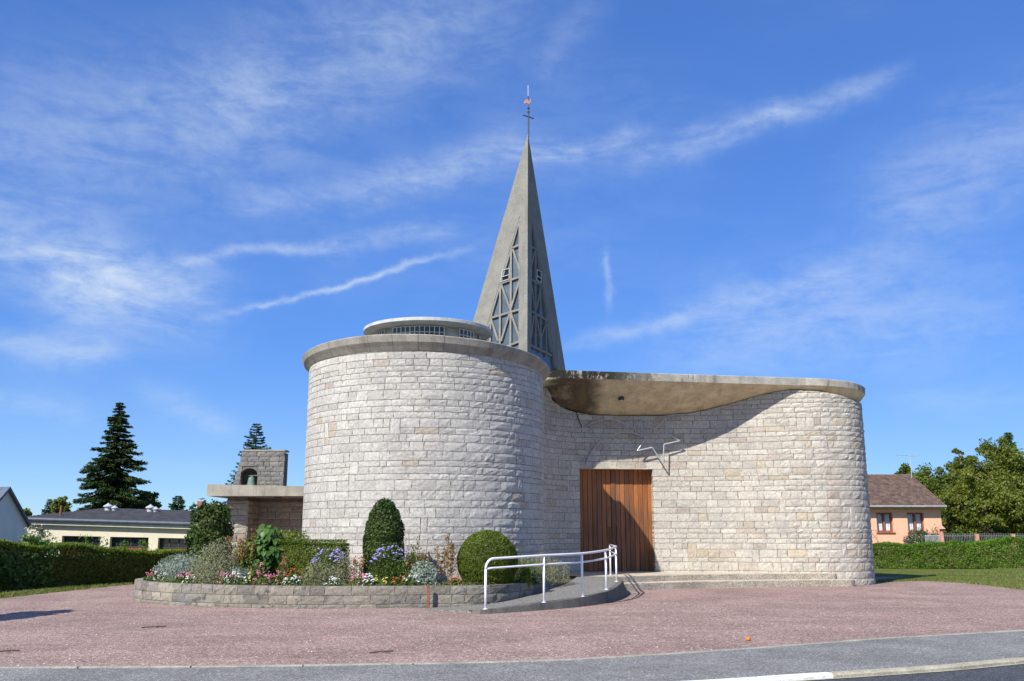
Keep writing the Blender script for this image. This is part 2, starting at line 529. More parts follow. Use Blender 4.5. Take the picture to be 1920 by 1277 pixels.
def mesh_obj(name, V, F, mat, parent=None, tints=None, smooth=False, loc=None):
    """verts in world space; the object's origin is its parent's (or loc)"""
    V = np.asarray(V, dtype=np.float32).reshape(-1, 3)
    base = np.zeros(3, np.float32)
    if parent is not None:
        base = np.array(wloc(parent), np.float32)
    o_l = np.zeros(3, np.float32)
    if loc is not None:
        o_l = np.array(loc, np.float32) - base
    me = bpy.data.meshes.new(name)
    if isinstance(F, np.ndarray):
        n, k = F.shape
        me.vertices.add(len(V))
        me.vertices.foreach_set('co', (V - base - o_l).ravel())
        me.loops.add(n * k)
        me.loops.foreach_set('vertex_index', F.astype(np.int32).ravel())
        me.polygons.add(n)
        me.polygons.foreach_set('loop_start', np.arange(0, n * k, k, dtype=np.int32))
        me.update(calc_edges=True)
        me.validate()
    else:
        me.from_pydata((V - base - o_l).tolist(), [], F)
        me.update()
    if tints is not None:
        T = np.asarray(tints, np.float32)
        if T.ndim == 1:
            T = np.repeat(T[:, None], 3, 1)
        a = me.attributes.new('tint', 'FLOAT_COLOR', 'CORNER')
        cnt = np.zeros(len(me.polygons), np.int32)
        me.polygons.foreach_get('loop_total', cnt)
        T4 = np.concatenate([T, np.ones((len(T), 1), np.float32)], 1)
        a.data.foreach_set('color', np.repeat(T4, cnt, 0).ravel())
    me.materials.append(mat)
    if smooth:
        me.polygons.foreach_set('use_smooth', np.ones(len(me.polygons), bool))
    o = bpy.data.objects.new(name, me)
    o.location = o_l
    return link(o, parent)


def wloc(o):
    l = Vector(o.location)
    while o.parent:
        o = o.parent
        l += Vector(o.location)
    return l


class MB:
    def __init__(s):
        s.V = []
        s.F = []
        s.T = []

    def add(s, V, F, tint=None):
        k = len(s.V)
        s.V += [tuple(v) for v in V]
        s.F += [tuple(i + k for i in f) for f in F]
        if tint is not None:
            s.T += [tint] * len(F)

    def box(s, lo, hi, tint=None, bev=0):
        (x0, y0, z0), (x1, y1, z1) = lo, hi
        s.add([(x0, y0, z0), (x1, y0, z0), (x1, y1, z0), (x0, y1, z0), (x0, y0, z1), (x1, y0, z1), (x1, y1, z1), (x0, y1, z1)],
              [(0, 3, 2, 1), (4, 5, 6, 7), (0, 1, 5, 4), (1, 2, 6, 5), (2, 3, 7, 6), (3, 0, 4, 7)], tint)
        return s

    def obox(s, o, ax, ay, az, tint=None):
        """box from corner o with edge vectors"""
        o, ax, ay, az = map(Vector, (o, ax, ay, az))
        P = [o, o + ax, o + ax + ay, o + ay]
        s.add(P + [q + az for q in P], [(0, 3, 2, 1), (4, 5, 6, 7), (0, 1, 5, 4), (1, 2, 6, 5), (2, 3, 7, 6), (3, 0, 4, 7)], tint)
        return s

    def bar(s, a, b, w, d, nrm):
        """rectangular bar from a to b; w across in the plane, d along nrm"""
        a, b, n = Vector(a), Vector(b), Vector(nrm).normalized()
        t = (b - a).normalized()
        x = t.cross(n).normalized()
        return s.obox(a - x * w / 2 - n * d / 2, x * w, n * d, b - a)

    def tube(s, pts, r, n=8, cap=True):
        pts = [Vector(p) for p in pts]
        rs = r if isinstance(r, (list, tuple)) else [r] * len(pts)
        k0 = len(s.V)
        up = Vector((0, 0, 1))
        last = None
        for i, p in enumerate(pts):
            t = (pts[min(i + 1, len(pts) - 1)] - pts[max(i - 1, 0)]).normalized()
            if last is None:
                ref = up if abs(t.z) < .9 else Vector((1, 0, 0))
                x = t.cross(ref).normalized()
            else:
                x = (last - t * last.dot(t)).normalized()
            last = x
            y = t.cross(x)
            for k in range(n):
                a = 2 * math.pi * k / n
                s.V.append(tuple(p + (x * math.cos(a) + y * math.sin(a)) * rs[i]))
        for i in range(len(pts) - 1):
            for k in range(n):
                a = k0 + i * n + k
                b_ = k0 + i * n + (k + 1) % n
                s.F.append((a, b_, b_ + n, a + n))
        if cap:
            s.F.append(tuple(k0 + k for k in reversed(range(n))))
            s.F.append(tuple(k0 + (len(pts) - 1) * n + k for k in range(n)))
        return s

    def lathe(s, prof, c, n=24):
        """prof: (r, z) list, bottom to top"""
        k0 = len(s.V)
        for r, z in prof:
            for k in range(n):
                a = 2 * math.pi * k / n
                s.V.append((c[0] + r * math.cos(a), c[1] + r * math.sin(a), c[2] + z))
        for i in range(len(prof) - 1):
            for k in range(n):
                a = k0 + i * n + k
                b_ = k0 + i * n + (k + 1) % n
                s.F.append((a, b_, b_ + n, a + n))
        s.F.append(tuple(k0 + k for k in reversed(range(n))))
        s.F.append(tuple(k0 + (len(prof) - 1) * n + k for k in range(n)))
        return s

    def prism(s, poly, z0, z1):
        n = len(poly)
        zz0 = z0 if hasattr(z0, '__len__') else [z0] * n
        zz1 = z1 if hasattr(z1, '__len__') else [z1] * n
        V = [(p[0], p[1], zz0[i]) for i, p in enumerate(poly)] + [(p[0], p[1], zz1[i]) for i, p in enumerate(poly)]
        F = [tuple(reversed(range(n))), tuple(range(n, 2 * n))] + [(i, (i + 1) % n, n + (i + 1) % n, n + i) for i in range(n)]
        s.add(V, F)
        return s

    def build(s, name, mat, parent=None, smooth=False, loc=None):
        return mesh_obj(name, s.V, s.F, mat, parent, s.T if s.T and len(s.T) == len(s.F) else None, smooth, loc)


def struct(o):
    o['kind'] = 'structure'
    return o


# ------------------------------------------------------------------ foliage helpers
rng = np.random.default_rng(11)


def nz3(P, f=1.0, seed=0):
    """cheap smooth noise -1..1"""
    x, y, z = P[:, 0] * f + seed * 3.1, P[:, 1] * f - seed * 1.7, P[:, 2] * f + seed
    return (np.sin(x * 1.7 + 2 * np.sin(y * 1.3 + z)) + np.sin(y * 2.1 - 1.7 * np.sin(z * 1.9 + x * .7)) + np.sin(z * 2.3 + 1.3 * np.sin(x * 1.1 - y))) / 3


def unit(v):
    return v / np.maximum(np.linalg.norm(v, axis=1, keepdims=True), 1e-9)


def leaf_mesh(P, N, size, aspect=.5, jit=.6, tint_f=.9, fold=True, up=0.0):
    """diamond leaves at P, loosely facing N -> V, F(quads), T"""
    n = len(P)
    nn = unit(N + jit * rng.normal(size=(n, 3)))
    tt = rng.normal(size=(n, 3))
    tt[:, 2] += up
    tt = unit(tt - nn * (tt * nn).sum(1, keepdims=True))
    bb = np.cross(nn, tt)
    L = (size * (.65 + .7 * rng.random(n)))[:, None]
    Wd = L * aspect
    V = np.empty((n, 4, 3))
    V[:, 0] = P - tt * L * .5
    V[:, 1] = P + bb * Wd * .5 + nn * Wd * .12
    V[:, 2] = P + tt * L * .5
    V[:, 3] = P - bb * Wd * .5 + nn * Wd * .12
    F = np.arange(n * 4).reshape(n, 4)
    T = .5 + .18 * rng.normal(size=n) + .22 * nz3(P, tint_f)
    return V.reshape(-1, 3), F, np.clip(T, 0, 1)


def merge(parts):
    Vs, Fs, Ts = [], [], []
    k = 0
    for V, F, T in parts:
        Vs.append(V)
        Fs.append(F + k)
        Ts.append(T)
        k += len(V)
    return np.concatenate(Vs), np.concatenate(Fs), np.concatenate(Ts)


def blob_points(c, rad, n, shell=.3, bumps=.12, f=2.0, seed=0, zmin=None):
    d = unit(rng.normal(size=(n, 3)))
    r = 1 - shell * rng.random(n) ** 1.6
    r = r + bumps * nz3(d, f, seed)
    P = np.array(c) + d * r[:, None] * np.array(rad)
    N = unit(d / np.array(rad))
    if zmin is not None:
        k = P[:, 2] > zmin
        P, N = P[k], N[k]
    return P, N


def profile_points(c, prof, n, thick=.06, bumps=.03, seed=0, ex=(1, 1)):
    """points on a clipped shape of revolution; prof (z, r)"""
    pr = np.array(prof, float)
    seg = np.hypot(np.diff(pr[:, 0]), np.diff(pr[:, 1])) * (pr[:-1, 1] + pr[1:, 1] + .05)
    cum = np.concatenate([[0], np.cumsum(seg)])
    q = rng.random(n) * cum[-1]
    t_ = np.interp(q, cum, np.arange(len(pr)))
    z = np.interp(t_, np.arange(len(pr)), pr[:, 0])
    r = np.interp(t_, np.arange(len(pr)), pr[:, 1])
    i = np.clip(t_.astype(int), 0, len(pr) - 2)
    dz_, dr = pr[i + 1, 0] - pr[i, 0], pr[i + 1, 1] - pr[i, 1]
    a = rng.random(n) * 2 * math.pi
    N = unit(np.stack([np.cos(a) * dz_, np.sin(a) * dz_, -dr], 1))
    P = np.stack([np.cos(a) * r * ex[0], np.sin(a) * r * ex[1], z], 1)
    off = -np.abs(rng.normal(size=n)) * thick + bumps * nz3(P, 5.0, seed)
    P = P + N * off[:, None] + np.array(c)
    return P, N


def foliage(name, parent, mat, P, N, size, aspect=.5, jit=.6, up=0., tf=.9):
    V, F, T = leaf_mesh(P, N, size, aspect, jit, tf, up=up)
    return mesh_obj(name, V, F, mat, parent, T)


def flowers(name, parent, mat, P, size):
    """little five petalled heads facing up and out"""
    parts = []
    n = len(P)
    for k in range(5):
        a = 2 * math.pi * k / 5 + rng.random(n) * .5
        off = np.stack([np.cos(a), np.sin(a), np.zeros(n) + .1], 1) * size * .32
        N = np.tile(np.array([[-.25, -.55, .8]]), (n, 1)) + .3 * off / size
        parts.append(leaf_mesh(P + off, N, size * .75, .8, .25))
    V, F, T = merge(parts)
    return props(mesh_obj(name, V, F, mat, parent, T), kind='stuff')


# =================================================================== GROUND
def smoothcurve(pts, n=12):
    """Catmull-Rom through 2D/3D points"""
    P = [np.array(p, float) for p in pts]
    P = [2 * P[0] - P[1]] + P + [2 * P[-1] - P[-2]]
    o = []
    for i in range(1, len(P) - 2):
        for k in range(n):
            t_ = k / n
            a, b_, c_, d = P[i - 1], P[i], P[i + 1], P[i + 2]
            o.append(.5 * (2 * b_ + (c_ - a) * t_ + (2 * a - 5 * b_ + 4 * c_ - d) * t_ ** 2 + (3 * b_ - a - 3 * c_ + d) * t_ ** 3))
    o.append(P[-2])
    return np.array(o)


def dip(x, y):
    a = max(0, min(1, (-12 - x) / 5)) * max(0, min(1, (y - 34) / 6))
    b_ = max(0, min(1, (y - 36) / 8)) * max(0, min(1, (-4 - x) / 4)) * .7
    return -.95 * max(a, b_)


xs = sorted(set([-900, -500, -250, -120, -80] + list(np.linspace(-60, 60, 61)) + [80, 120, 250, 500, 900]))
ys = sorted(set([-60, -20] + list(np.linspace(0, 90, 61)) + [120, 200, 400, 800, 1500]))
V = [(x, y, -.35 if y < 15.5 else -.03 + dip(x, y)) for y in ys for x in xs]
nx = len(xs)
F = [(j * nx + i, j * nx + i + 1, (j + 1) * nx + i + 1, (j + 1) * nx + i) for j in range(len(ys) - 1) for i in range(nx - 1)]
struct(mesh_obj('ground', V, F, MAT['lawn'], smooth=True))

edge_c = smoothcurve([(-40, 12.4), (-20, 11.7), (-10, 11.68), (-6.2, 11.82), (-3.1, 11.97), (0, 12.37), (1.4, 12.82), (3.5, 13.8), (5.9, 15.05), (8.55, 16.2), (14, 18.4), (24, 22)], 14)
kerb_c = smoothcurve([(-40, 10.6), (-20, 9.8), (-10, 9.72), (-5, 9.75), (-2, 9.95), (1.65, 10.83), (3.34, 11.43), (5.34, 12.2), (6.85, 12.95), (12, 15.3), (22, 19.2)], 14)


def arc_of(c):
    return np.concatenate([[0], np.cumsum(np.hypot(*np.diff(c[:, :2], axis=0).T))])


def cpos(c, arc, s):
    return np.array([np.interp(s, arc, c[:, k]) for k in range(c.shape[1])])


def cnrm(c, arc, s):
    d = cpos(c, arc, s + .05) - cpos(c, arc, s - .05)
    d /= np.linalg.norm(d)
    return d, np.array([-d[1], d[0]])    # tangent, left normal (away from the road)


# gravel yard: from the edging back to behind the church
gp = [tuple(p) for p in edge_c] + [(24, 40), (-40, 40)]
V = [(p[0], p[1], 0) for p in edge_c] + [(p[0], 40 if abs(p[0]) < 99 else 40, 0) for p in edge_c]
# strips so that shading and noise are even
n = len(edge_c)
V = []
rows = 12
for k in range(rows + 1):
    for p in edge_c:
        V.append((p[0], p[1] + (36 - p[1]) * k / rows, 0.0))
F = [(k * n + i, k * n + i + 1, (k + 1) * n + i + 1, (k + 1) * n + i) for k in range(rows) for i in range(n - 1)]
gravel = struct(mesh_obj('gravel_yard', V, F, MAT['gravel']))

arc_e, arc_k = arc_of(edge_c), arc_of(kerb_c)
# pavement strip between the edging and the kerb
V, F = [], []
M = 160
for i in range(M + 1):
    a = cpos(edge_c, arc_e, arc_e[-1] * i / M)
    b_ = cpos(kerb_c, arc_k, arc_k[-1] * i / M)
    V += [(a[0], a[1], -.004), (b_[0], b_[1], -.016)]
F = [(2 * i, 2 * i + 1, 2 * i + 3, 2 * i + 2) for i in range(M)]
pave = struct(mesh_obj('pavement', V, [f[::-1] for f in F], MAT['pavement']))


def curb_run(c, arc, s0, s1, length, w0, w1, ztop, zbot, name, mat_fn, parent, nose=0.0, gap=.02):
    s = s0
    while s < s1:
        e = min(s + length, s1)
        mb = MB()
        S = np.linspace(s + gap / 2, e - gap / 2, 5)
        ring = []
        dz_ = rnd.uniform(-.003, .003)
        for q in S:
            p = cpos(c, arc, q)
            _, nn = cnrm(c, arc, q)
            prof = [(w0, zbot), (w0, ztop - nose), (w0 + nose, ztop), (w1, ztop), (w1, zbot)]
            ring.append([(p[0] + nn[0] * w, p[1] + nn[1] * w, z + (dz_ if z > zbot else 0)) for w, z in prof])
        k = 5
        V = [v for r_ in ring for v in r_]
        F = [(i * k + j, i * k + (j + 1) % k, (i + 1) * k + (j + 1) % k, (i + 1) * k + j) for i in range(len(S) - 1) for j in range(k)]
        F += [tuple(range(k))[::-1], tuple((len(S) - 1) * k + j for j in range(k))]
        mesh_obj(name, V, F, mat_fn(cpos(c, arc, (s + e) / 2)), parent)
        s = e


curb_run(edge_c, arc_e, 28, arc_e[-1] - 4, 1.35, -.02, .07, .014, -.1, 'edging_stone', lambda p: MAT['edging'], pave, .008)
curb_run(kerb_c, arc_k, 30, arc_k[-1] - 4, 1.0, -.12, .0, -.008, -.3, 'kerb_stone', lambda p: MAT['paint'] if -1.2 < p[0] < 3.35 else MAT['kerb'], pave, .025)

V, F = [], []
for i in range(M + 1):
    b_ = cpos(kerb_c, arc_k, arc_k[-1] * i / M)
    V += [(b_[0] + .02, b_[1] - .12, -.066), (b_[0] + 2, b_[1] - 9.6, -.10)]
F = [(2 * i, 2 * i + 1, 2 * i + 3, 2 * i + 2) for i in range(M)]
road = struct(mesh_obj('road', V, [f[::-1] for f in F], MAT['road']))
# concrete channel at the foot of the kerb
V, F = [], []
for i in range(M + 1):
    s_ = arc_k[-1] * i / M
    p_ = cpos(kerb_c, arc_k, s_)
    _, nn = cnrm(kerb_c, arc_k, s_)
    for w in (-.115, -.17):
        V.append((p_[0] + nn[0] * w, p_[1] + nn[1] * w, -.060))
F = [(2 * i, 2 * i + 1, 2 * i + 3, 2 * i + 2) for i in range(M)]
mesh_obj('channel', V, [f[::-1] for f in F], MAT['kerb'], road)
# painted crossing stripe beside the kerb
V = []
mk = [(2.2, 10.82), (3.05, 11.12), (3.9, 11.12), (3.4, 10.5), (1.7, 10.2)]
mesh_obj('painted_stripe', [(x, y, -.055) for x, y in mk], [tuple(range(5))[::-1]], MAT['paint'], road)

# lawns
def lawn_sheet(name, front, depth_fn, nrow=8):
    V, F = [], []
    n = len(front)
    for k in range(nrow + 1):
        for p in front:
            q = depth_fn(p)
            V.append((p[0] + (q[0] - p[0]) * k / nrow, p[1] + (q[1] - p[1]) * k / nrow, .012 if k else .002))
    F = [(k * n + i, k * n + i + 1, (k + 1) * n + i + 1, (k + 1) * n + i) for k in range(nrow) for i in range(n - 1)]
    return struct(mesh_obj(name, V, F, MAT['lawn']))


lr = smoothcurve([(11.2, 31.2), (12.6, 32.2), (13.6, 32.85), (14.4, 32.6), (14.95, 30.9), (15.0, 29.4), (14.85, 27.8), (15.2, 25), (17, 23), (24, 23.5)], 10)
lr[:, 0] += .05 * np.sin(np.arange(len(lr)) * 1.7)
lawn_r = lawn_sheet('right_lawn', lr, lambda p: (p[0] * 1.6 + 6, 46))
ll = smoothcurve([(-13.4, 20.0), (-13.1, 22.2), (-12.86, 24.16), (-12.6, 26.76), (-12.3, 29.8), (-12.1, 31.0), (-11.6, 33), (-9.5, 34.5)], 10)
ll[:, 0] += .05 * np.sin(np.arange(len(ll)) * 1.9)
lawn_l = lawn_sheet('left_lawn', ll[::-1], lambda p: (p[0] - 8, p[1] + 4))


def blades(name, pts, h, mat, label, wide=.012):
    n = len(pts)
    a = rng.random(n) * 2 * math.pi
    d = np.stack([np.cos(a), np.sin(a), np.zeros(n)], 1)
    hh = h * (.5 + rng.random(n))
    lean = rng.normal(size=(n, 3)) * .4
    lean[:, 2] = 1
    V = np.empty((n, 3, 3))
    V[:, 0] = pts - d * wide
    V[:, 1] = pts + d * wide
    V[:, 2] = pts + lean * hh[:, None]
    T = np.clip(.5 + .2 * rng.normal(size=n) + .25 * nz3(pts, .8), 0, 1)
    o = mesh_obj(name, V.reshape(-1, 3), np.arange(n * 3).reshape(n, 3), mat, None, T)
    return props(o, label, None, None, 'stuff')


def pts_in(fn, n):
    P = np.array([fn() for _ in range(n)])
    return P


def lawn_pt_r():
    p = lr[rng.integers(0, len(lr) - 1)]
    k = rng.random() ** 2
    q = np.array((p[0] * 1.6 + 6, 46.0))
    r_ = p + (q - p) * k + rng.normal(size=2) * .12
    return (r_[0], r_[1], .0)


def lawn_pt_l():
    p = ll[rng.integers(0, len(ll) - 1)]
    k = rng.random() * .12
    q = np.array((p[0] - 8, p[1] + 4))
    r_ = p + (q - p) * k + rng.normal(size=2) * .07
    return (r_[0], r_[1], .0)


blades('lawn_grass', pts_in(lawn_pt_r, 30000), .05, MAT['grass_blade'], 'short mown grass on the right lawn before the hedge')
blades('verge_grass', pts_in(lawn_pt_l, 9000), .06, MAT['grass_blade'], 'strip of grass at the foot of the dark left hedge')

# loose pale chips lying on the gravel
n = 6500
y = 11.5 + 21 * rng.random(n) ** 1.5
x = (rng.random(n) - .5) * 1.25 * y
ok = y > np.interp(x, edge_c[:, 0], edge_c[:, 1]) + .12
ok &= ~((x > -9.6) & (x < 12) & (y > 21.0 + .6 * np.abs(x + 2) ** .5) & (y < 40))
P = np.stack([x, y, np.zeros(n)], 1)[ok]
n = len(P)
sz = .006 + .010 * rng.random(n) ** 3
oc = np.array([(1, 0, 0), (-.2, .9, 0), (-.9, -.1, 0), (.1, -1, 0), (.1, .1, .7)])
V = np.empty((n, 5, 3))
ang = rng.random(n) * 6.28
ca, sa = np.cos(ang), np.sin(ang)
for k in range(5):
    o_ = oc[k]
    V[:, k, 0] = P[:, 0] + (o_[0] * ca - o_[1] * sa) * sz
    V[:, k, 1] = P[:, 1] + (o_[0] * sa + o_[1] * ca) * sz
    V[:, k, 2] = o_[2] * sz
tri = np.array([(0, 1, 4), (1, 2, 4), (2, 3, 4), (3, 0, 4)])
F = (np.arange(n)[:, None, None] * 5 + tri[None]).reshape(-1, 3)
pal = np.array([(.62, .57, .53), (.45, .33, .30), (.24, .13, .12), (.36, .22, .2), (.7, .68, .66)])
T = np.repeat(pal[rng.choice(5, n, p=[.16, .27, .27, .24, .06])], 4, 0)
props(mesh_obj('loose_chips', V.reshape(-1, 3), F, MAT['chip'], None, T), 'loose pale and pink stone chips strewn over the gravel', None, None, 'stuff')

# =================================================================== CHURCH
church = thing('church', 'modern stone church with round drum, pointed concrete spire and wooden door', 'church', (0, 31, 0))
DC = np.array((-2.54, 27.48))      # drum centre
DR = 3.46
# plan of the whole outer wall face, left to right seen from outside
circ = [(DC[0] + DR * math.sin(a), DC[1] - DR * math.cos(a)) for a in np.radians(np.arange(-150, 101, 2.5))]
tail = [(.87, 28.08), (.90, 28.75), (1.05, 29.45), (1.45, 30.1), (2.0, 30.55), (2.7, 30.80), (3.6, 30.95), (4.7, 31.0), (6, 30.95), (7.2, 30.75),
        (8.4, 30.36), (9.4, 30.08), (10.2, 30.0), (11.0, 30.2), (11.6, 30.75), (11.87, 31.5), (11.75, 32.5), (11.3, 33.6), (10.4, 34.6), (9.0, 35.3), (7, 35.8)]
tail_s = smoothcurve(tail, 12)
path = np.concatenate([np.array(circ[:-1]), tail_s])
ARC = arc_of(path)
S_TAIL = ARC[len(circ) - 1]


def wp(s):
    return np.stack([np.interp(s, ARC, path[:, 0]), np.interp(s, ARC, path[:, 1])], -1)


def wn(s):
    d = wp(np.asarray(s) + .06) - wp(np.asarray(s) - .06)
    d = d / np.linalg.norm(d, axis=-1, keepdims=True)
    return np.stack([d[..., 1], -d[..., 0]], -1)


def s_hit(u, v, s_lo, s_hi):
    """where the sight line (u, v) meets the wall between two stations"""
    x, a, _ = ray(u, v)
    S = np.linspace(s_lo, s_hi, 500)
    P = wp(S)
    e = P[:, 0] / P[:, 1] - x / a
    i = np.where(np.diff(np.sign(e)) != 0)[0]
    return S[i[0]] if len(i) else S[np.argmin(np.abs(e))]


S_LOBE = S_TAIL + arc_of(tail_s)[12 * 15]     # rightmost point of the lobe
ctl = [(0, 0)]
ctrl = []
for (u, v) in [(1030, 728), (1036, 750), (1052, 762), (1069, 770), (1100, 776), (1150, 779), (1240, 779), (1300, 774), (1340, 765), (1380, 754), (1420, 742), (1450, 735), (1481, 731), (1540, 734), (1580, 742), (1603, 752)]:
    s_ = s_hit(u, v, S_TAIL, S_LOBE)
    P = wp(s_)
    ctrl.append((float(s_), at(u, v, float(P[1])).z))
ctrl.sort()
CS = np.array([c[0] for c in ctrl])
CZ = np.array([c[1] for c in ctrl])


def drum_top(x, y):
    return 6.20 - .017 * (x - DC[0]) - .038 * (y - DC[1])


def drum_rim(x, y):
    return 6.44 - .025 * (x - DC[0]) - .080 * (y - DC[1])


def wtop(s):
    s = np.asarray(s, float)
    P = wp(s)
    zd = drum_top(P[..., 0], P[..., 1])
    zc = np.interp(s, CS, CZ)
    k = np.clip((s - S_TAIL + .1) / (CS[0] - S_TAIL + .1), 0, 1)
    return np.where(s < S_TAIL - .1, zd, zd * (1 - k) + zc * k)


# door position on the wall
SD0 = s_hit(1089.5, 1000, S_TAIL, S_LOBE)
SD1 = s_hit(1227.5, 1000, S_TAIL, S_LOBE)
DOOR_TOP = 3.68
PLAT = .375

# courses
zc = [0.0]
cr = random.Random(5)
pool = [.145, .155, .17, .19, .2, .225, .24, .26, .27]
while zc[-1] < 7:
    z = zc[-1] + cr.choice(pool)
    if abs(z - DOOR_TOP) < .13:
        z = DOOR_TOP
    zc.append(z)

S_VIS0 = ARC[8]
S_VIS1 = S_LOBE + 2.2
stones = []   # (s0, s1, z0, z1, depth)
taken = []    # jumpers that span two courses
for ci in range(len(zc) - 1):
    z0, z1 = zc[ci], zc[ci + 1]
    s = S_VIS0 - cr.uniform(0, .4)
    jump = [j for j in taken if j[2] == ci]
    while s < S_VIS1:
        L = cr.choice([.2, .27, .31, .34, .36, .38, .4, .42, .45, .5, .56, .62])
        if cr.random() < .03:
            L = .78
        e = s + L
        for j in jump:
            if s < j[1] - 1e-6 and e > j[0] - .14:
                if s >= j[0] - 1e-6:
                    s = j[1]
                    e = s + L
                else:
                    e = j[0]
        dep = .10
        if z0 < DOOR_TOP - .01:
            if s < SD0 < e + .14:
                e = SD0
                dep = .58
            elif SD0 - .001 <= s < SD1 - .001:
                s = SD1
                e = SD1 + L
                dep = .58
        elif z0 < DOOR_TOP + .1 and SD0 - .6 < s < SD1 + .2:
            dep = .58
        top = z1
        if cr.random() < .022 and ci + 2 < len(zc) and dep < .2 and zc[ci + 2] - z0 < .46 and not (SD0 - .8 < s < SD1 + .8):
            w = cr.uniform(.17, .30)
            e = s + w
            taken.append((s, e, ci + 1))
            top = zc[ci + 2]
        if e - s > .07:
            stones.append((s, e, z0, top, dep))
        s = e

sr = np.random.default_rng(21)


def stone_geo(s0, s1, z0, z1, dep, rough, pfun, nfun, topfun=None, nx=5, nz=4, gap=.007):
    S = np.linspace(s0 + gap, s1 - gap, nx)
    P = pfun(S)
    Nn = nfun(S)
    if topfun is not None:
        zt = np.minimum(z1 - gap, topfun(S) - .004)
        if zt.max() - z0 < .035:
            return None
        zt = np.maximum(zt, z0 + gap + .006)
    else:
        zt = np.full(nx, z1 - gap)
    zb = z0 + gap
    V = np.zeros((nz, nx, 3))
    off = np.abs(sr.normal(size=(nz, nx))) * rough * .55 + rough * sr.uniform(.15, .75)
    tl = sr.normal() * rough * .35
    off += tl * np.linspace(-1, 1, nx)[None, :] + sr.normal() * rough * .3 * np.linspace(-1, 1, nz)[:, None]
    bd = np.zeros((nz, nx), bool)
    bd[0] = bd[-1] = True
    bd[:, 0] = bd[:, -1] = True
    off[bd] = sr.uniform(-.004, .006, bd.sum())
    for j in range(nz):
        f = j / (nz - 1)
        f = f if j in (0, nz - 1) else f + sr.uniform(-.06, .06)
        z = zb + (zt - zb) * f
        ds = sr.uniform(-.012, .012, nx)
        if j in (0, nz - 1):
            z = z + sr.uniform(-.0035, .0035, nx)
        V[j, :, 0] = P[:, 0] + Nn[:, 0] * off[j] + (-Nn[:, 1]) * ds
        V[j, :, 1] = P[:, 1] + Nn[:, 1] * off[j] + Nn[:, 0] * ds
        V[j, :, 2] = z
    idx = np.arange(nz * nx).reshape(nz, nx)
    F = []
    for j in range(nz - 1):
        for i in range(nx - 1):
            F.append((idx[j, i], idx[j, i + 1], idx[j + 1, i + 1], idx[j + 1, i]))
    ring = list(idx[0]) + list(idx[1:, -1]) + list(idx[-1, :-1][::-1]) + list(idx[1:-1, 0][::-1])
    flat = V.reshape(-1, 3)
    # back ring (pushed in along the local normal)
    nn3 = np.concatenate([Nn, np.zeros((nx, 1))], 1)
    nall = np.tile(nn3[None], (nz, 1, 1)).reshape(-1, 3)
    back = flat[ring] - nall[ring] * dep
    k = nz * nx
    m_ = len(ring)
    for i in range(m_):
        F.append((ring[(i + 1) % m_], ring[i], k + i, k + (i + 1) % m_))
    return np.concatenate([flat, back]), F


def stone_tint(x, y, z, kind='church'):
    u = sr.random()
    v = sr.normal() * .05
    if kind == 'church':
        right = np.clip((x - .6) / 1.5, 0, 1)
        base = np.array((.52, .495, .445)) * (1 - right) + np.array((.53, .49, .415)) * right
        if u < .045 * (.12 + right):
            base = np.array((.50, .43, .325))
        elif u < .09 * (.4 + right):
            base = np.array((.47, .40, .33))
        elif u < .24:
            base = base * .92
        elif u < .36:
            base = base * 1.05
    elif kind == 'bed':
        base = np.array((.28, .255, .205)) if u < .6 else np.array((.20, .186, .155)) if u < .85 else np.array((.36, .32, .255))
    elif kind == 'bell':
        base = np.array((.20, .195, .18)) if u < .8 else np.array((.27, .25, .22))
    else:
        base = np.array((.45, .41, .33)) if u < .85 else np.array((.40, .33, .245))
    return np.clip(base * (1 + v), .05, .85)


geos = []
for (s0, s1, z0, z1, dep) in stones:
    mid = (s0 + s1) / 2
    P = wp(mid)
    # the lobe and lower drum are rock-faced, the recessed wall by the door is dressed smoother
    rg = .008
    if S_TAIL - .4 < mid < SD1 + .5:
        rg = .003
    elif mid > SD1 + 4.2:
        rg = .014
    elif mid > SD1 + .5:
        rg = .005
    else:
        a = math.degrees(math.atan2(P[0] - DC[0], DC[1] - P[1]))
        rg = .004 + .010 * max(0, min(1, (a + 20) / 80))
    g = stone_geo(s0, s1, z0, z1, dep, rg, wp, wn, wtop)
    if g is None:
        continue
    Nm = wn(mid)
    view = -P / np.linalg.norm(P)
    facing = float(Nm @ view)
    area = (s1 - s0) * (z1 - z0) * max(0, facing) / float(P @ P)
    hidden = (z1 < .45 and mid > SD0 - 1) or (z1 < .9 and mid < SD0) or (a if False else False)
    if S_TAIL - .35 < mid < S_TAIL + 1.0:
        area *= .3
    geos.append((0 if hidden else area, g, stone_tint(P[0], P[1], z0)))
geos.sort(key=lambda q: -q[0])
for area, (V, F), tcol in geos[:300]:
    c0 = V.mean(0)
    mesh_obj('stone', V, F, MAT['stone'], church, [tcol] * len(F), loc=c0)
Vs, Fs, Ts = [], [], []
k = 0
for area, (V, F), tcol in geos[300:]:
    Vs.append(V)
    Fs += [tuple(int(i) + k for i in f) for f in F]
    Ts += [tcol] * len(F)
    k += len(V)
props(mesh_obj('stonework', np.concatenate(Vs), Fs, MAT['stone'], church, Ts), kind='stuff')

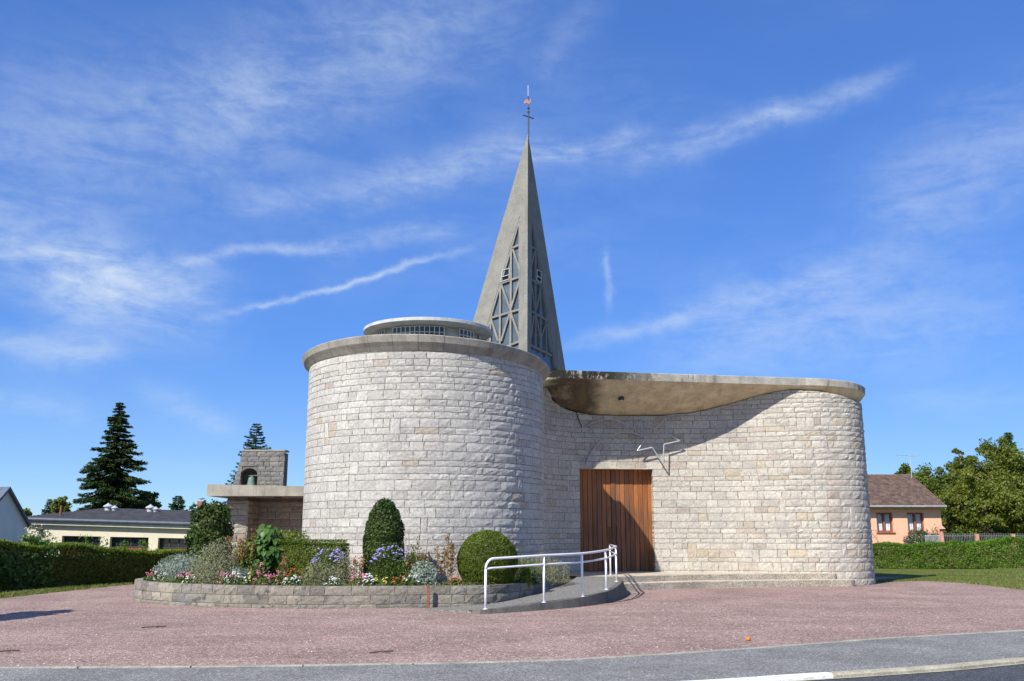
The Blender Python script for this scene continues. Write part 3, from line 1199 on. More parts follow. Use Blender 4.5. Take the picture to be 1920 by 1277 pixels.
# mortar core behind the stones, with the door opening left out
mb = MB()
for i in range(len(path) - 1):
    s0, s1 = ARC[i], ARC[i + 1]
    cuts = [s0] + [q for q in (SD0, SD1) if s0 < q < s1] + [s1]
    for a, b_ in zip(cuts[:-1], cuts[1:]):
        inn = SD0 - 1e-4 <= a and b_ <= SD1 + 1e-4
        zb = DOOR_TOP if inn else -.2
        P = wp(np.array([a, b_]))
        Nn = wn(np.array([a, b_]))
        q = P - Nn * .008
        q2 = P - Nn * .09
        zt = wtop(np.array([a, b_])) - .01
        mb.add([(*q[0], zb), (*q[1], zb), (*q[1], zt[1]), (*q[0], zt[0])], [(0, 1, 2, 3)])
# back wall closes the plan
pA, pB = path[-1], path[0]
for (a, b_) in [((*pA,), (2, 36.6)), ((2, 36.6), (-4, 34.5)), ((-4, 34.5), (*pB,))]:
    mb.add([(*a, -.2), (*b_, -.2), (*b_, 6.1), (*a, 6.1)], [(0, 1, 2, 3)])
mb.build('wall_core', MAT['mortar'], church)

# ---- drum cornice in cast segments, flat drum roof
SEG = 22
a0s = np.linspace(-140, 99, SEG + 1)
for k in range(SEG):
    A = np.radians(np.linspace(a0s[k] + .08, a0s[k + 1] - .08, 8))
    prof_n = 6
    V = []
    wob_ = rnd.uniform(-.006, .006)
    for a in A:
        dx_, dy_ = math.sin(a), -math.cos(a)
        px, py = DC[0] + DR * dx_, DC[1] + DR * dy_
        zt = drum_rim(px, py) + wob_ * .5
        zb = drum_top(px, py)
        for (r_, z) in [(-.25, zb - .02), (.015, zb - .02), (.085, zb + (zt - zb) * .22), (.165 + wob_, zb + (zt - zb) * .50), (.215 + wob_, zt - .02), (.20 + wob_, zt), (-.25, zt)]:
            V.append((DC[0] + (DR + r_) * dx_, DC[1] + (DR + r_) * dy_, z))
    m_ = 7
    F = [(i * m_ + j, i * m_ + (j + 1) % m_, (i + 1) * m_ + (j + 1) % m_, (i + 1) * m_ + j) for i in range(7) for j in range(m_)]
    F += [tuple(range(m_))[::-1], tuple(7 * m_ + j for j in range(m_))]
    mesh_obj('cornice_segment', V, F, MAT['cornice'], church)
A = np.radians(np.arange(0, 360, 7.5))
V = [(DC[0] + (DR + .05) * math.sin(a), DC[1] - (DR + .05) * math.cos(a), 0) for a in A]
V = [(x, y, drum_rim(x, y) - .03) for x, y, _ in V]
mesh_obj('drum_roof', V, [tuple(range(len(V)))], MAT['roofing'], church)
# chipped spots along the cornice front
for (u, v, w) in [(660, 651, .22), (690, 646, .12), (730, 643, .3), (612, 667, .18), (590, 676, .2)]:
    pass

# ---- round skylight on the drum
CZ0, CZ1 = 6.4, 7.42
sk = MB().lathe([(1.55, 0), (1.55, CZ1 - CZ0)], (DC[0], DC[1], CZ0), 64).build('skylight_wall', MAT['pale_concrete'], church, True)
mb = MB()
n = 72
prof = [(1.50, CZ1 + .0), (1.72, CZ1 + .03), (1.90, CZ1 + .06), (1.935, CZ1 + .075), (1.93, CZ1 + .16), (1.90, CZ1 + .175), (.02, CZ1 + .24)]
mb.lathe([(r_, z) for r_, z in prof], (DC[0], DC[1], 0), n)
mb.build('skylight_roof', MAT['zinc'], church)
# windows of small square panes
for (amin, amax) in [(-88, -47), (-34, -6 + 28), (40, 62), (80, 120), (140, 175), (-130, -105)]:
    A0, A1 = math.radians(amin), math.radians(amax)
    cols = max(3, int(round((A1 - A0) * 1.58 / .135)))
    zr = [6.72, 6.89, 7.06, 7.23, 7.40]
    fr = MB()
    def cyl(a, r_):
        return (DC[0] + r_ * math.sin(a), DC[1] - r_ * math.cos(a))
    win = mesh_obj('skylight_window', *(lambda: (
        [(*cyl(A0 + (A1 - A0) * i / 12, 1.575), z) for i in range(13) for z in (6.6, 7.42)],
        [(2 * i, 2 * i + 2, 2 * i + 3, 2 * i + 1) for i in range(12)]))(), MAT['black'], church)
    for i in range(cols):
        b0 = A0 + (A1 - A0) * (i + .12) / cols
        b1 = A0 + (A1 - A0) * (i + .88) / cols
        for j in range(4):
            q0, q1 = zr[j] + .015, zr[j + 1] - .015
            c0, c1 = cyl(b0, 1.583), cyl(b1, 1.583)
            MB().add
            mesh_obj('pane', [(*c0, q0), (*c1, q0), (*c1, q1), (*c0, q1), (*cyl(b0, 1.577), q0), (*cyl(b1, 1.577), q0), (*cyl(b1, 1.577), q1), (*cyl(b0, 1.577), q1)],
                     [(0, 1, 2, 3), (0, 4, 5, 1), (1, 5, 6, 2), (2, 6, 7, 3), (3, 7, 4, 0)], MAT['glass_block'], win)
    for i in range(cols + 1):
        a = A0 + (A1 - A0) * i / cols
        c0 = Vector((*cyl(a, 1.59), 6.6))
        fr.bar(c0, c0 + Vector((0, 0, .81)), .024, .03, (math.sin(a), -math.cos(a), 0))
    for z in zr:
        ptsr = [(*cyl(A0 + (A1 - A0) * i / 10, 1.59), z) for i in range(11)]
        fr.tube(ptsr, .013, 4)
    fr.build('frame', MAT['pale_trim'], win)

# ---- canopy over the door, running on as the lobe's cornice
EA, EB = np.array((1.09, 28.72)), np.array((9.35, 29.92))
S_E0 = S_TAIL + .15
S_E1 = s_hit(1490, 731, S_TAIL + 6, S_LOBE)
Sx = np.concatenate([np.linspace(S_E0, S_E1, 60), np.linspace(S_E1, ARC[-1], 45)[1:]])
wallP, wallN, wallZ = wp(Sx), wn(Sx), wtop(Sx)
E, EZ = [], []
for s, P, Nn in zip(Sx, wallP, wallN):
    if s <= S_E1:
        f = (s - S_E0) / (S_E1 - S_E0)
        q = EA + (EB - EA) * f
    else:
        q = P + Nn * (.20 - .04 * min(1, (s - S_E1)))
    E.append(q)
    EZ.append((6.63 - .06 * min(1, max(0, (s - S_E0) / (S_E1 - S_E0)))) - .17 * max(0, min(1, (s - S_E1) / 2.6)) ** 1.3)
E = np.array(E)
EZ = np.array(EZ)
n = len(Sx)
mb = MB()
prof = []
for i in range(n):
    fb = .25 if Sx[i] <= S_E1 else .25 - .04 * min(1, (Sx[i] - S_E1) / 2)
    d = wallP[i] - E[i]
    d = d / max(np.linalg.norm(d), 1e-6)
    prof.append([(*(E[i] + d * .02), EZ[i]), (*E[i], EZ[i] - .02), (*(E[i] + d * .015), EZ[i] - fb)])
V = [v for q in prof for v in q]
F = [(3 * i + j + 1, 3 * i + 3 + j + 1, 3 * i + 3 + j, 3 * i + j) for i in range(n - 1) for j in range(2)]
mesh_obj('canopy_fascia', V, F, MAT['fascia'], church)
# soffit: ruled from the fascia's lower edge to the head of the wall
V = []
for i in range(n):
    a = np.array(prof[i][2])
    b_ = np.array((*(wallP[i] - wallN[i] * .12), wallZ[i] - (.0 if Sx[i] > S_E1 else 0)))
    for k in range(9):
        f = k / 8
        q = a + (b_ - a) * f
        q[2] -= .10 * math.sin(f * math.pi) * min(1, np.linalg.norm(b_[:2] - a[:2]) / 2)
        V.append(tuple(q))
F = [(9 * i + j, 9 * i + j + 1, 9 * (i + 1) + j + 1, 9 * (i + 1) + j) for i in range(n - 1) for j in range(8)]
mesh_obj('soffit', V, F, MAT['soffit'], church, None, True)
# roof sheet over it
poly = [(*(E[i] + (wallP[i] - E[i]) / max(np.linalg.norm(wallP[i] - E[i]), 1e-6) * .02), EZ[i]) for i in range(n)] + [(2, 36.6, 6.5), (-4, 34.5, 6.3), (-3.5, 31.2, 6.3), (.2, 30.2, 6.5), (.6, 28.4, 6.57)]
mesh_obj('church_roof', poly, [tuple(range(len(poly)))], MAT['roofing'], church)

# ceiling spotlight in the soffit
sp_w = at(1165, 758, 29.9)
sl = MB().lathe([(.085, 0), (.10, .03), (.10, .3)], (sp_w.x, sp_w.y, sp_w.z + .13), 20).build('spotlight', MAT['dark_metal'], church)
MB().lathe([(.05, 0), (.06, .03)], (sp_w.x, sp_w.y, sp_w.z + .115), 16).build('lens', MAT['lamp_glass'], sl)

# black cable along the head of the wall
pts = []
for (x, y_) in [(352, 180), (358, 235), (395, 300), (432, 355), (452, 412), (530, 442), (600, 505), (690, 532), (710, 585), (735, 650), (758, 700)]:
    u, v = 960 + x / 5.806, 680 + y_ / 5.806
    s_ = s_hit(u, v, S_TAIL, SD1)
    P = wp(s_) + wn(s_) * .035
    q = at(u, v, float(P[1]))
    pts.append((P[0], P[1], q.z))
MB().tube(smoothcurve(pts, 4), .014, 6).build('cable', MAT['cable'], church)

# ---- door: two leaves of upright planks
d0 = wp(SD0) - wn(SD0) * .42
d1 = wp(SD1) - wn(SD1) * .42
dv = (d1 - d0) / np.linalg.norm(d1 - d0)
dn = np.array((dv[1], -dv[0]))
DW = np.linalg.norm(d1 - d0) + .06
d0 = d0 - dv * .03
wr = random.Random(3)
NPL = 17
for leaf in range(2):
    lf = thing('door', None, None, (0, 0, 0))
    lf.parent = church
    lf.location = Vector((float(d0[0]), float(d0[1]), PLAT)) - Vector(church.location)
    lo, hi = (0, 8) if leaf == 0 else (8, 17)
    fl = MB()
    a = d0 + dv * (DW * lo / NPL) - dn * .03
    fl.obox((*a, PLAT), (*(dv * DW * (hi - lo) / NPL), 0), (*(-dn * .03), 0), (0, 0, DOOR_TOP - PLAT + .02))
    fl.build('backing', MAT['black'], lf)
    for i in range(lo, hi):
        x0, x1 = DW * i / NPL + .004, DW * (i + 1) / NPL - .004
        pr = wr.uniform(-.006, .006) + (.02 if i == 8 else 0)
        f = wr.random()
        base = np.array((.34, .125, .040)) * (.75 + .5 * f) if wr.random() < .7 else np.array((.27, .12, .055)) * (.75 + .4 * f)
        bw = .012
        V = []
        for (x, o_) in [(x0, -.03), (x0, .004), (x0 + bw, .016), (x1 - bw, .016), (x1, .004), (x1, -.03)]:
            q = d0 + dv * x + dn * (o_ + pr)
            V += [(*q, PLAT + .012), (*q, DOOR_TOP + .01)]
        F = [(2 * j, 2 * j + 2, 2 * j + 3, 2 * j + 1) for j in range(5)]
        F.append((0, 10, 8, 6, 4, 2)[::-1])
        c0 = np.mean(V, 0)
        mesh_obj('plank', V, F, MAT['door_wood'], lf, [base] * len(F), loc=c0)
    hx = DW * (7.72 if leaf == 0 else 9.15) / NPL
    q = d0 + dv * hx + dn * .07
    h_ = MB()
    h_.tube([(*(q - dn * .06), 1.25), (*q, 1.3), (*q, 1.75), (*(q - dn * .06), 1.8)], .024, 8)
    h_.build('handle', MAT['frame_wood'], lf)
sill = MB()
sill.obox((*(d0 - dv * .02 - dn * .1), PLAT - .1), (*(dv * (DW + .04)), 0), (*(dn * .54), 0), (0, 0, .104))
sill.build('threshold', MAT['pale_concrete'], church)
mb = MB()
mb.obox((*(d0 - dv * .3 - dn * .06), DOOR_TOP - .0), (*(dv * (DW + .6)), 0), (*(dn * .45), 0), (0, 0, .03))
mb.build('lintel', MAT['pale_concrete'], church)

# ---- spire
A_ = at(990, 250, 33.0)
Fz = 6.2


def on(pt, Y):
    return at(pt[0], pt[1], Y)


f_b = at(988.5, 690, 31.6)
sdir = 2.75
l_b = at(861, 690, 31.6 + .475 * sdir)
r_b = at(1060, 692, 31.6 + .88 * sdir)
A_.x = at(990, 250, 33.0).x


def down(q):
    k = (A_.z - Fz) / (A_.z - q.z)
    return A_ + (q - A_) * k


Fp, Lp, Rp = down(f_b), down(l_b), down(r_b)
Bp = Lp + Rp - Fp


def face_plane(a, b_, c):
    n_ = (b_ - a).cross(c - a).normalized()
    return a, n_


def on_plane(u, v, pl):
    x, a, z = ray(u, v)
    d = Vector((x, a, z))
    o = Vector((0, 0, EYE))
    k = (pl[0] - o).dot(pl[1]) / d.dot(pl[1])
    return o + d * k


spire = mesh_obj('spire', [A_, Lp, Bp, Rp], [(0, 1, 2), (0, 2, 3)], MAT['spire'], church)
plL = face_plane(A_, Lp, Fp)
plR = face_plane(A_, Fp, Rp)
for pl in (plL, plR):
    if pl[1].y > 0:
        pl[1].negate()


def Z(x, y_):
    return 870 + x / 3.99, 380 + y_ / 3.99


holes = {}
holes['L'] = [Z(419, 92), Z(412, 1290), Z(60, 1290)]
holes['R'] = [Z(508, 112), Z(742, 1520), Z(494, 1520)]
Vsp = MB()
for side, pl, (P1, P2) in (('L', plL, (Lp, Fp)), ('R', plR, (Fp, Rp))):
    h3 = [on_plane(*q, pl) for q in holes[side]]
    if side == 'L':
        top, rgt, lft = h3
        outer = [A_, P1, P2]          # A, L, F
        inner = [top, lft, rgt]
    else:
        top, rgt, lft = h3
        outer = [A_, P1, P2]          # A, F, R
        inner = [top, lft, rgt]
    nn = pl[1]
    deep = [q - nn * .13 for q in inner]
    Vsp.add(outer + inner + deep, [(0, 1, 4, 3), (1, 2, 5, 4), (2, 0, 3, 5), (3, 4, 7, 6), (4, 5, 8, 7), (5, 3, 6, 8)])
    gl = [q - nn * .10 for q in inner]
    mesh_obj('lattice_glass', gl, [(0, 1, 2)], MAT['glass'], church)
    # bars
    if side == 'L':
        bars = [((360, 336), (420, 310)), ((275, 602), (415, 552)), ((200, 860), (415, 796)), ((130, 1150), (412, 1035)),
                ((350, 345), (344, 1100)), ((269, 600), (264, 1150)), ((197, 860), (188, 1150)),
                ((362, 345), (414, 502)), ((276, 610), (342, 792)), ((414, 572), (346, 796)), ((200, 870), (252, 1032)), ((336, 832), (274, 1034)), ((348, 826), (411, 1002)), ((414, 150), (414, 1100)), ((418, 110), (135, 1060))]
        lou = [(288, 506), (340, 492), (338, 572), (276, 592)]
    else:
        bars = [((492, 318), (541, 347)), ((503, 573), (582, 612)), ((503, 808), (632, 882)), ((498, 1062), (662, 1142)),
                ((540, 345), (541, 1090)), ((577, 612), (578, 1120)), ((618, 880), (622, 1150)), ((510, 330), (503, 1080)),
                ((538, 352), (506, 480)), ((505, 600), (541, 806)), ((580, 640), (545, 796)), ((543, 842), (577, 1010)), ((528, 842), (508, 1000)), ((622, 900), (580, 1012)), ((626, 905), (660, 1120)), ((510, 125), (690, 1240))]
        lou = [(548, 500), (580, 520), (577, 602), (545, 578)]
    for (a, b_) in bars:
        pa, pb = on_plane(*Z(*a), pl), on_plane(*Z(*b_), pl)
        MB().bar(pa - nn * .065, pb - nn * .065, .075, .10 + rnd.uniform(-.004, .004), nn).build('lattice_bar', MAT['spire'], church)
    q3 = [on_plane(*Z(*a), pl) for a in lou]
    lv = mesh_obj('louvre', [q - nn * .03 for q in q3] + [q - nn * .09 for q in q3], [(0, 1, 2, 3), (4, 7, 6, 5), (0, 4, 5, 1), (1, 5, 6, 2), (2, 6, 7, 3), (3, 7, 4, 0)], MAT['black'], church)
    fr = MB()
    for i in range(4):
        fr.bar(q3[i] - nn * .01, q3[(i + 1) % 4] - nn * .01, .02, .05, nn)
    fr.bar(q3[0].lerp(q3[3], .62) + nn * .012, q3[1].lerp(q3[2], .62) + nn * .012, .02, .05, nn)
    fr.build('frame', MAT['mesh_grey'], lv)
Vsp.build('spire_face', MAT['spire'], church)
# finial: rod, cross and weathercock
vane = thing('weathervane', None, None)
vane.parent = church
vane.location = A_ - Vector(church.location)
top = at(990.5, 160, 33.0)
x0 = A_.x + .02


def zv(v):
    return at(990, v, 33.0).z


MB().tube([(x0, 33, zv(256)), (x0, 33, zv(208))], .028, 8).build('rod', MAT['dark_metal'], vane)
MB().tube([(x0, 33, zv(208)), (x0 - .01, 33, zv(180))], .02, 8).build('upper_rod', MAT['dark_metal'], vane)
MB().tube([(x0 - .01, 33, zv(180)), (x0 - .01, 33, zv(160))], .008, 8).build('lightning_rod', MAT['white_metal'], vane)
MB().bar((x0 - .20, 32.93, zv(217.5)), (x0 + .20, 33.1, zv(220.3)), .034, .034, (0, 0, 1)).build('cross_arm', MAT['dark_metal'], vane)
for vv in (203, 210):
    MB().lathe([(.02, -.03), (.05, -.012), (.05, .012), (.02, .03)], (x0, 33, zv(vv)), 12).build('collar', MAT['dark_metal'], vane)
rz0 = zv(194.5)
U = .0186
ol = [(-9.5, 1), (-8.5, 4.5), (-6, 7.5), (-3, 9), (-.5, 8.4), (.8, 6), (2.2, 4.6), (3.4, 6.5), (3.6, 9), (3.2, 10), (4.3, 10.8), (5.2, 9.8), (6, 10), (5, 8.6), (5, 5), (3.6, 2), (1.2, .3), (.8, -1.6), (-.8, -1.6), (-1.2, .5), (-4, 1.6), (-6, 0), (-8.5, -.8)]
V = [(x0 + px * U, 32.982 + px * .004, rz0 + pz * U) for px, pz in ol] + [(x0 + px * U, 33.018 + px * .004, rz0 + pz * U) for px, pz in ol]
k = len(ol)
F = [tuple(range(k)), tuple(range(k, 2 * k))[::-1]] + [(i, k + i, k + (i + 1) % k, (i + 1) % k) for i in range(k)]
mesh_obj('rooster', V, F, MAT['copper'], vane)

# ---- entrance steps
steps = thing('entrance_steps', 'two broad curved steps of speckled aggregate before the wooden door', 'steps', (6, 29.5, 0))
lo_pts = smoothcurve([(2.55, 26.75), (3.28, 27.35), (5, 28.2), (6.89, 28.85), (8.4, 29.25), (9.6, 29.42), (10.2, 29.42), (10.5, 29.5), (10.62, 29.72), (10.58, 30.2)], 8)
up_pts = smoothcurve([(2.6, 27.3), (3.33, 27.84), (4.6, 28.65), (6.09, 29.25), (7.6, 29.62), (9.18, 29.84), (9.9, 29.86), (10.12, 29.92), (10.2, 30.2)], 8)
wallb = [(8, 30.75), (6, 31.15), (4.6, 31.3), (2.3, 31.2), (1.9, 30.9), (1.2, 29.9), (1.3, 28.4)]
for pts_, z0, z1 in ((lo_pts, -.05, .20), (up_pts, .0, .375)):
    P2 = [tuple(p) for p in pts_] + wallb
    P2 = [(x, y_) for x, y_ in P2]
    k = len(pts_)
    mb = MB()
    cen = np.array((6.0, 32.0))
    inn = [p + .02 * (cen - p) / np.linalg.norm(cen - p) for p in pts_]
    V = [(p[0], p[1], z0) for p in pts_] + [(p[0], p[1], z1 - .018) for p in pts_] + [(p[0], p[1], z1) for p in inn]
    F = [(i, i + 1, k + i + 1, k + i) for i in range(k - 1)] + [(k + i, k + i + 1, 2 * k + i + 1, 2 * k + i) for i in range(k - 1)]
    mb.add(V, F)
    st = mb.build('step', MAT['step'], steps)
    tv = [(p[0], p[1], z1) for p in inn] + [(p[0], p[1], z1) for p in wallb]
    mesh_obj('tread', tv, [tuple(range(len(tv)))], MAT['pale_concrete'], st)

# ---- access ramp with kerb
inner = smoothcurve([(-1.35, 20.75, .012), (-.61, 21.2, .06), (.1, 22.12, .12), (.79, 23.66, .2), (1.38, 25.37, .28), (1.75, 26.8, .36), (1.9, 27.9, .379)], 8)
outer = smoothcurve([(-.80, 19.55, .07), (-.50, 19.6, .08), (.69, 20.62, .14), (1.65, 21.68, .2), (2.36, 23.05, .27), (2.86, 25.15, .35), (3.0, 26.6, .375), (3.0, 27.6, .379)], 7)
n = 60
ia, oa = arc_of(inner), arc_of(outer)
I = [cpos(inner, ia, ia[-1] * i / n) for i in range(n + 1)]
O = [cpos(outer, oa, oa[-1] * i / n) for i in range(n + 1)]
ramp = thing('access_ramp', 'grey curved wheelchair ramp rising between the flower bed and the steps', 'ramp', (.5, 22, 0))
V = []
for a, b_ in zip(I, O):
    for k in range(5):
        q = a + (b_ - a) * k / 4
        V.append(tuple(q))
F = [(5 * i + j, 5 * i + j + 1, 5 * (i + 1) + j + 1, 5 * (i + 1) + j) for i in range(n) for j in range(4)]
mesh_obj('ramp_surface', V, [f[::-1] for f in F], MAT['ramp'], ramp)
V = []
for i, b_ in enumerate(O):
    d = O[min(i + 1, n)] - O[max(i - 1, 0)]
    d /= np.linalg.norm(d[:2])
    nn = np.array((d[1], -d[0], 0))
    bt = .04 + .30 * max(0, (i / n - .55)) * 1.3
    V += [tuple(b_ - nn * .10 + np.array((0, 0, .004))), tuple(b_ + nn * .03 + np.array((0, 0, .006))), (b_[0] + nn[0] * (.03 + bt), b_[1] + nn[1] * (.03 + bt), -.02)]
F = [(3 * i + j, 3 * i + j + 1, 3 * i + j + 4, 3 * i + j + 3) for i in range(n) for j in range(2)]
F.append((0, 1, 2))
mesh_obj('ramp_kerb', V, [f[::-1] for f in F], MAT['ramp_side'], ramp)
MB().prism([(-2.1, 21.0), (-1.55, 20.5), (-.86, 19.72), (-.72, 19.62), (-.55, 19.75), (-.60, 21.3), (-1.4, 21.15)], -.03, [.006, .008, .05, .068, .082, .065, .014]).build('ramp_toe', MAT['ramp'], ramp)

# ---- handrail
rail = thing('handrail', 'white tubular steel handrail with two rails along the ramp', 'handrail', (.5, 21, 0))
posts = [(-.54, 19.66, .08, 1.0), (.69, 20.70, .14, .99), (1.59, 21.72, .2, .95), (2.27, 23.08, .27, .93), (2.75, 25.2, .35, .90), (2.93, 28.45, .379, .885)]
tops = []
for i, (x, y_, z, h) in enumerate(posts):
    if i in (0, 5):
        pts_ = [(x, y_, z - .02), (x, y_, z + h - .2)] if i == 0 else [(x, y_, z - .02), (x, y_, z + h)]
    else:
        pts_ = [(x, y_, z - .02), (x, y_, z + h - .03)]
    MB().tube(pts_, .026, 10).build('post', MAT['white_metal'], rail, True)
    MB().lathe([(.055, 0), (.055, .008), (.03, .012)], (x, y_, z + .004), 12).build('base_plate', MAT['white_metal'], rail)
    tops.append((x, y_, z + h))
top_c = smoothcurve(tops[:5], 8)
b0 = np.array(tops[0])
t0 = (top_c[3] - top_c[0]) / np.linalg.norm(top_c[3] - top_c[0])
bend = [tuple(b0 + np.array((0, 0, -.2)))]
for a in np.linspace(0, math.pi / 2, 7)[1:]:
    bend.append(tuple(b0 + np.array((0, 0, -.2 + .2 * math.sin(a))) + t0 * .2 * (1 - math.cos(a))))
run = bend + [tuple(p) for p in top_c if np.linalg.norm(p - b0) > .25]
e = np.array(tops[4])
run2 = run[:-1] + [tuple(e + np.array((-.01, -.05, 0))), tuple(e + np.array((.02, .08, .0))), tops[5]]
MB().tube(run2, .026, 10).build('top_rail', MAT['white_metal'], rail, True)
low = [tuple(np.array(p) - np.array((0, 0, .19))) for p in tops]
lc = [tuple(p) for p in smoothcurve(low[:5], 8)] + [low[5]]
MB().tube(lc, .021, 8).build('lower_rail', MAT['white_metal'], rail, True)

# ---- comet ornament over the door
YS = 30.70
star = thing('star_ornament', 'galvanised tube outline of a shooting star with curved tail above the door', 'ornament', at(1200, 830, YS))


def zs(x, y_):
    u, v = 1060 + x / 7.98, 740 + y_ / 7.98
    return at(u, v, YS)


for nm, seq, sm in [('tail_tube', [(200, 550), (280, 490), (360, 445), (480, 395)], True), ('tail_tube', [(480, 395), (545, 382), (600, 373), (720, 375), (870, 420), (980, 475), (1090, 545), (1205, 640)], True),
                    ('tail_tube', [(305, 1045), (340, 960), (400, 855), (510, 715), (620, 640), (740, 590), (880, 562), (1000, 572), (1100, 600), (1205, 645)], True),
                    ('strut', [(360, 445), (510, 705)], False), ('strut', [(880, 430), (885, 560)], False)]:
    p3 = [zs(*q) for q in seq]
    if sm:
        p3 = smoothcurve([tuple(q) for q in p3], 4)
    MB().tube(p3, .021 if nm != 'strut' else .016, 8).build(nm, MAT['galv'], star)
sq = [(1120, 415), (1350, 515), (1505, 350), (1500, 580), (1715, 690), (1475, 745), (1465, 1045), (1300, 790), (1075, 840), (1205, 645)]
mb = MB()
for i in range(10):
    MB().tube([zs(*sq[i]), zs(*sq[(i + 1) % 10])], .021, 8).build('star_tube', MAT['galv'], star)
for q in [(1505, 360), (1465, 1030), (1205, 645), (340, 960), (360, 445), (880, 562), (1700, 690)]:
    p_ = zs(*q)
    MB().tube([p_, (p_.x, 31.0, p_.z)], .01, 6).build('bracket', MAT['galv'], star)

# =================================================================== RAISED FLOWER BED
bed = thing('planter_wall', 'low curved raised bed wall of weathered grey stone blocks round the flowers', 'planter', (-4, 22, 0))
bpath = smoothcurve([(-7.6, 28.0), (-8.7, 26.9), (-9.3, 25.4), (-9.42, 24.1), (-8.9, 22.9), (-7.9, 22.0), (-6.63, 21.38), (-5.4, 21.05), (-4.17, 20.95), (-3.0, 21.02), (-1.85, 21.2), (-.75, 21.4), (.05, 22.2), (.7, 23.7), (1.25, 25.2), (1.45, 26.0)], 10)
BARC = arc_of(bpath)


def bp(s):
    return np.stack([np.interp(s, BARC, bpath[:, 0]), np.interp(s, BARC, bpath[:, 1])], -1)


def bn(s):
    d = bp(np.asarray(s) + .05) - bp(np.asarray(s) - .05)
    d = d / np.linalg.norm(d, axis=-1, keepdims=True)
    return np.stack([d[..., 1], -d[..., 0]], -1)


def btop(s):
    return np.interp(s, [0, BARC[-1] * .25, BARC[-1] * .78, BARC[-1] * .9, BARC[-1]], [.49, .49, .46, .42, .31])


bz = [-.02, .085, .275, .50]
for ci in range(3):
    s = .02 + cr.uniform(-.1, .1)
    while s < BARC[-1] - .1:
        L = cr.choice([.28, .32, .36, .42, .5, .58])
        if BARC[-1] - s - L < .25:
            L = BARC[-1] - s
        g = stone_geo(max(0.01, s), min(s + L, BARC[-1]), bz[ci], bz[ci + 1], .17, .011, bp, bn, btop, gap=.006)
        if g:
            V, F = g
            # close the top so that the course reads as solid blocks from above
            P = bp(s)
            tc = stone_tint(0, 0, 0, 'bed') * (1.05 if ci else .95)
            mesh_obj('stone', V, F, MAT['bed_stone'], bed, [tc] * len(F), loc=V.mean(0))
        s += L
mb = MB()
SS = np.linspace(0, BARC[-1], 90)
for a, b_ in zip(SS[:-1], SS[1:]):
    P, Q = bp(np.array([a, b_])), bn(np.array([a, b_]))
    o_, i_ = P - Q * .006, P - Q * .26
    tz = btop(np.array([a, b_])) - .012
    mb.add([(*o_[0], -.05), (*o_[1], -.05), (*o_[1], tz[1]), (*o_[0], tz[0]), (*i_[0], tz[0]), (*i_[1], tz[1]), (*i_[0], 0), (*i_[1], 0)], [(0, 1, 2, 3), (3, 2, 5, 4), (4, 5, 7, 6)])
mb.build('wall_core', MAT['bed_mortar'], bed)
# soil
V = []
for s in SS:
    P = bp(s) - bn(s) * .2
    V.append((P[0], P[1], float(btop(s)) - .06))
cen = (-4.0, 24.6, .48)
soil_end = [(1.25, 25.0, .27), (1.42, 25.8, .28), (1.72, 26.8, .33), (1.86, 27.9, .34), (1.3, 28.6, .34), (.85, 28.0, .34), (.7, 26.5, .36), (.6, 25.2, .36)]
V2 = []
F = []
k = len(V)
rings = 6
for r_ in range(rings + 1):
    f = r_ / rings
    for v in V:
        x = v[0] + (cen[0] - v[0]) * f
        y_ = v[1] + (cen[1] - v[1]) * f
        V2.append((x, y_, v[2] + (cen[2] - v[2]) * f + .03 * math.sin(x * 5) * math.sin(y_ * 4) * (f > 0)))
F = [(r_ * k + i, r_ * k + i + 1, (r_ + 1) * k + i + 1, (r_ + 1) * k + i) for r_ in range(rings) for i in range(k - 1)]
F.append(tuple(range(len(V2), len(V2) + 8)))
V2 += soil_end
struct(mesh_obj('soil', V2, F, MAT['soil']))
# rusty post against the bed wall
pst = gz(803, 1140, 0)
MB().box((pst.x - .03, pst.y - .10, 0), (pst.x + .03, pst.y - .04, .5)).build('flat_bar', MAT['rust_metal'], thing('rusty_post', 'short rusty steel post standing against the flower bed wall', 'post', (pst.x, pst.y - .07, 0)))


def soil_z(x, y_):
    return .44


def plant(name, label, cat, x, y_, z=.42, group=None):
    return thing(name, label, cat, (x, y_, z), group)


# ---- clipped shrubs
p_ = plant('boxwood_ball', 'large round clipped yellow-green boxwood ball beside the ramp', 'shrub', -.58, 22.6)
c = (-.58, 22.6, .42)
P, N = profile_points(c, [(.0, .50), (.12, .60), (.35, .70), (.62, .72), (.88, .64), (1.08, .47), (1.21, .26), (1.26, .02)], 26000, .03, .012, 3)
foliage('foliage', p_, MAT['box'], P, N, .040, .6, .75, tf=2.0)
MB().lathe([(.42, .03), (.6, .35), (.62, .7), (.4, 1.06), (.1, 1.18)], c, 20).build('inner_twigs', MAT['stem'], p_, True)

p_ = plant('columnar_topiary', 'tall dark clipped evergreen column with a ragged top before the drum', 'topiary', -3.06, 22.7)
c = (-3.06, 22.7, .40)
P, N = profile_points(c, [(.0, .40), (.2, .46), (.7, .485), (1.15, .47), (1.45, .435), (1.68, .35), (1.84, .22), (1.92, .02)], 13000, .05, .045, 5)
top_p = blob_points((-3.06, 22.7, 2.22), (.26, .26, .2), 700, .6)
sp_ = []
for k in range(16):
    a = rng.random() * 6.28
    r_ = .28 * rng.random()
    b0_ = np.array((-3.06 + r_ * math.cos(a), 22.7 + r_ * math.sin(a), 2.12))
    hgt = .16 + .2 * rng.random()
    q = b0_ + np.outer(rng.random(35), np.array((.12 * math.cos(a), .12 * math.sin(a), 1.0)) * hgt) + rng.normal(size=(35, 3)) * .02
    sp_.append(q)
Pe = np.concatenate(sp_)
P = np.concatenate([P, top_p[0], Pe])
N = np.concatenate([N, top_p[1], rng.normal(size=Pe.shape)])
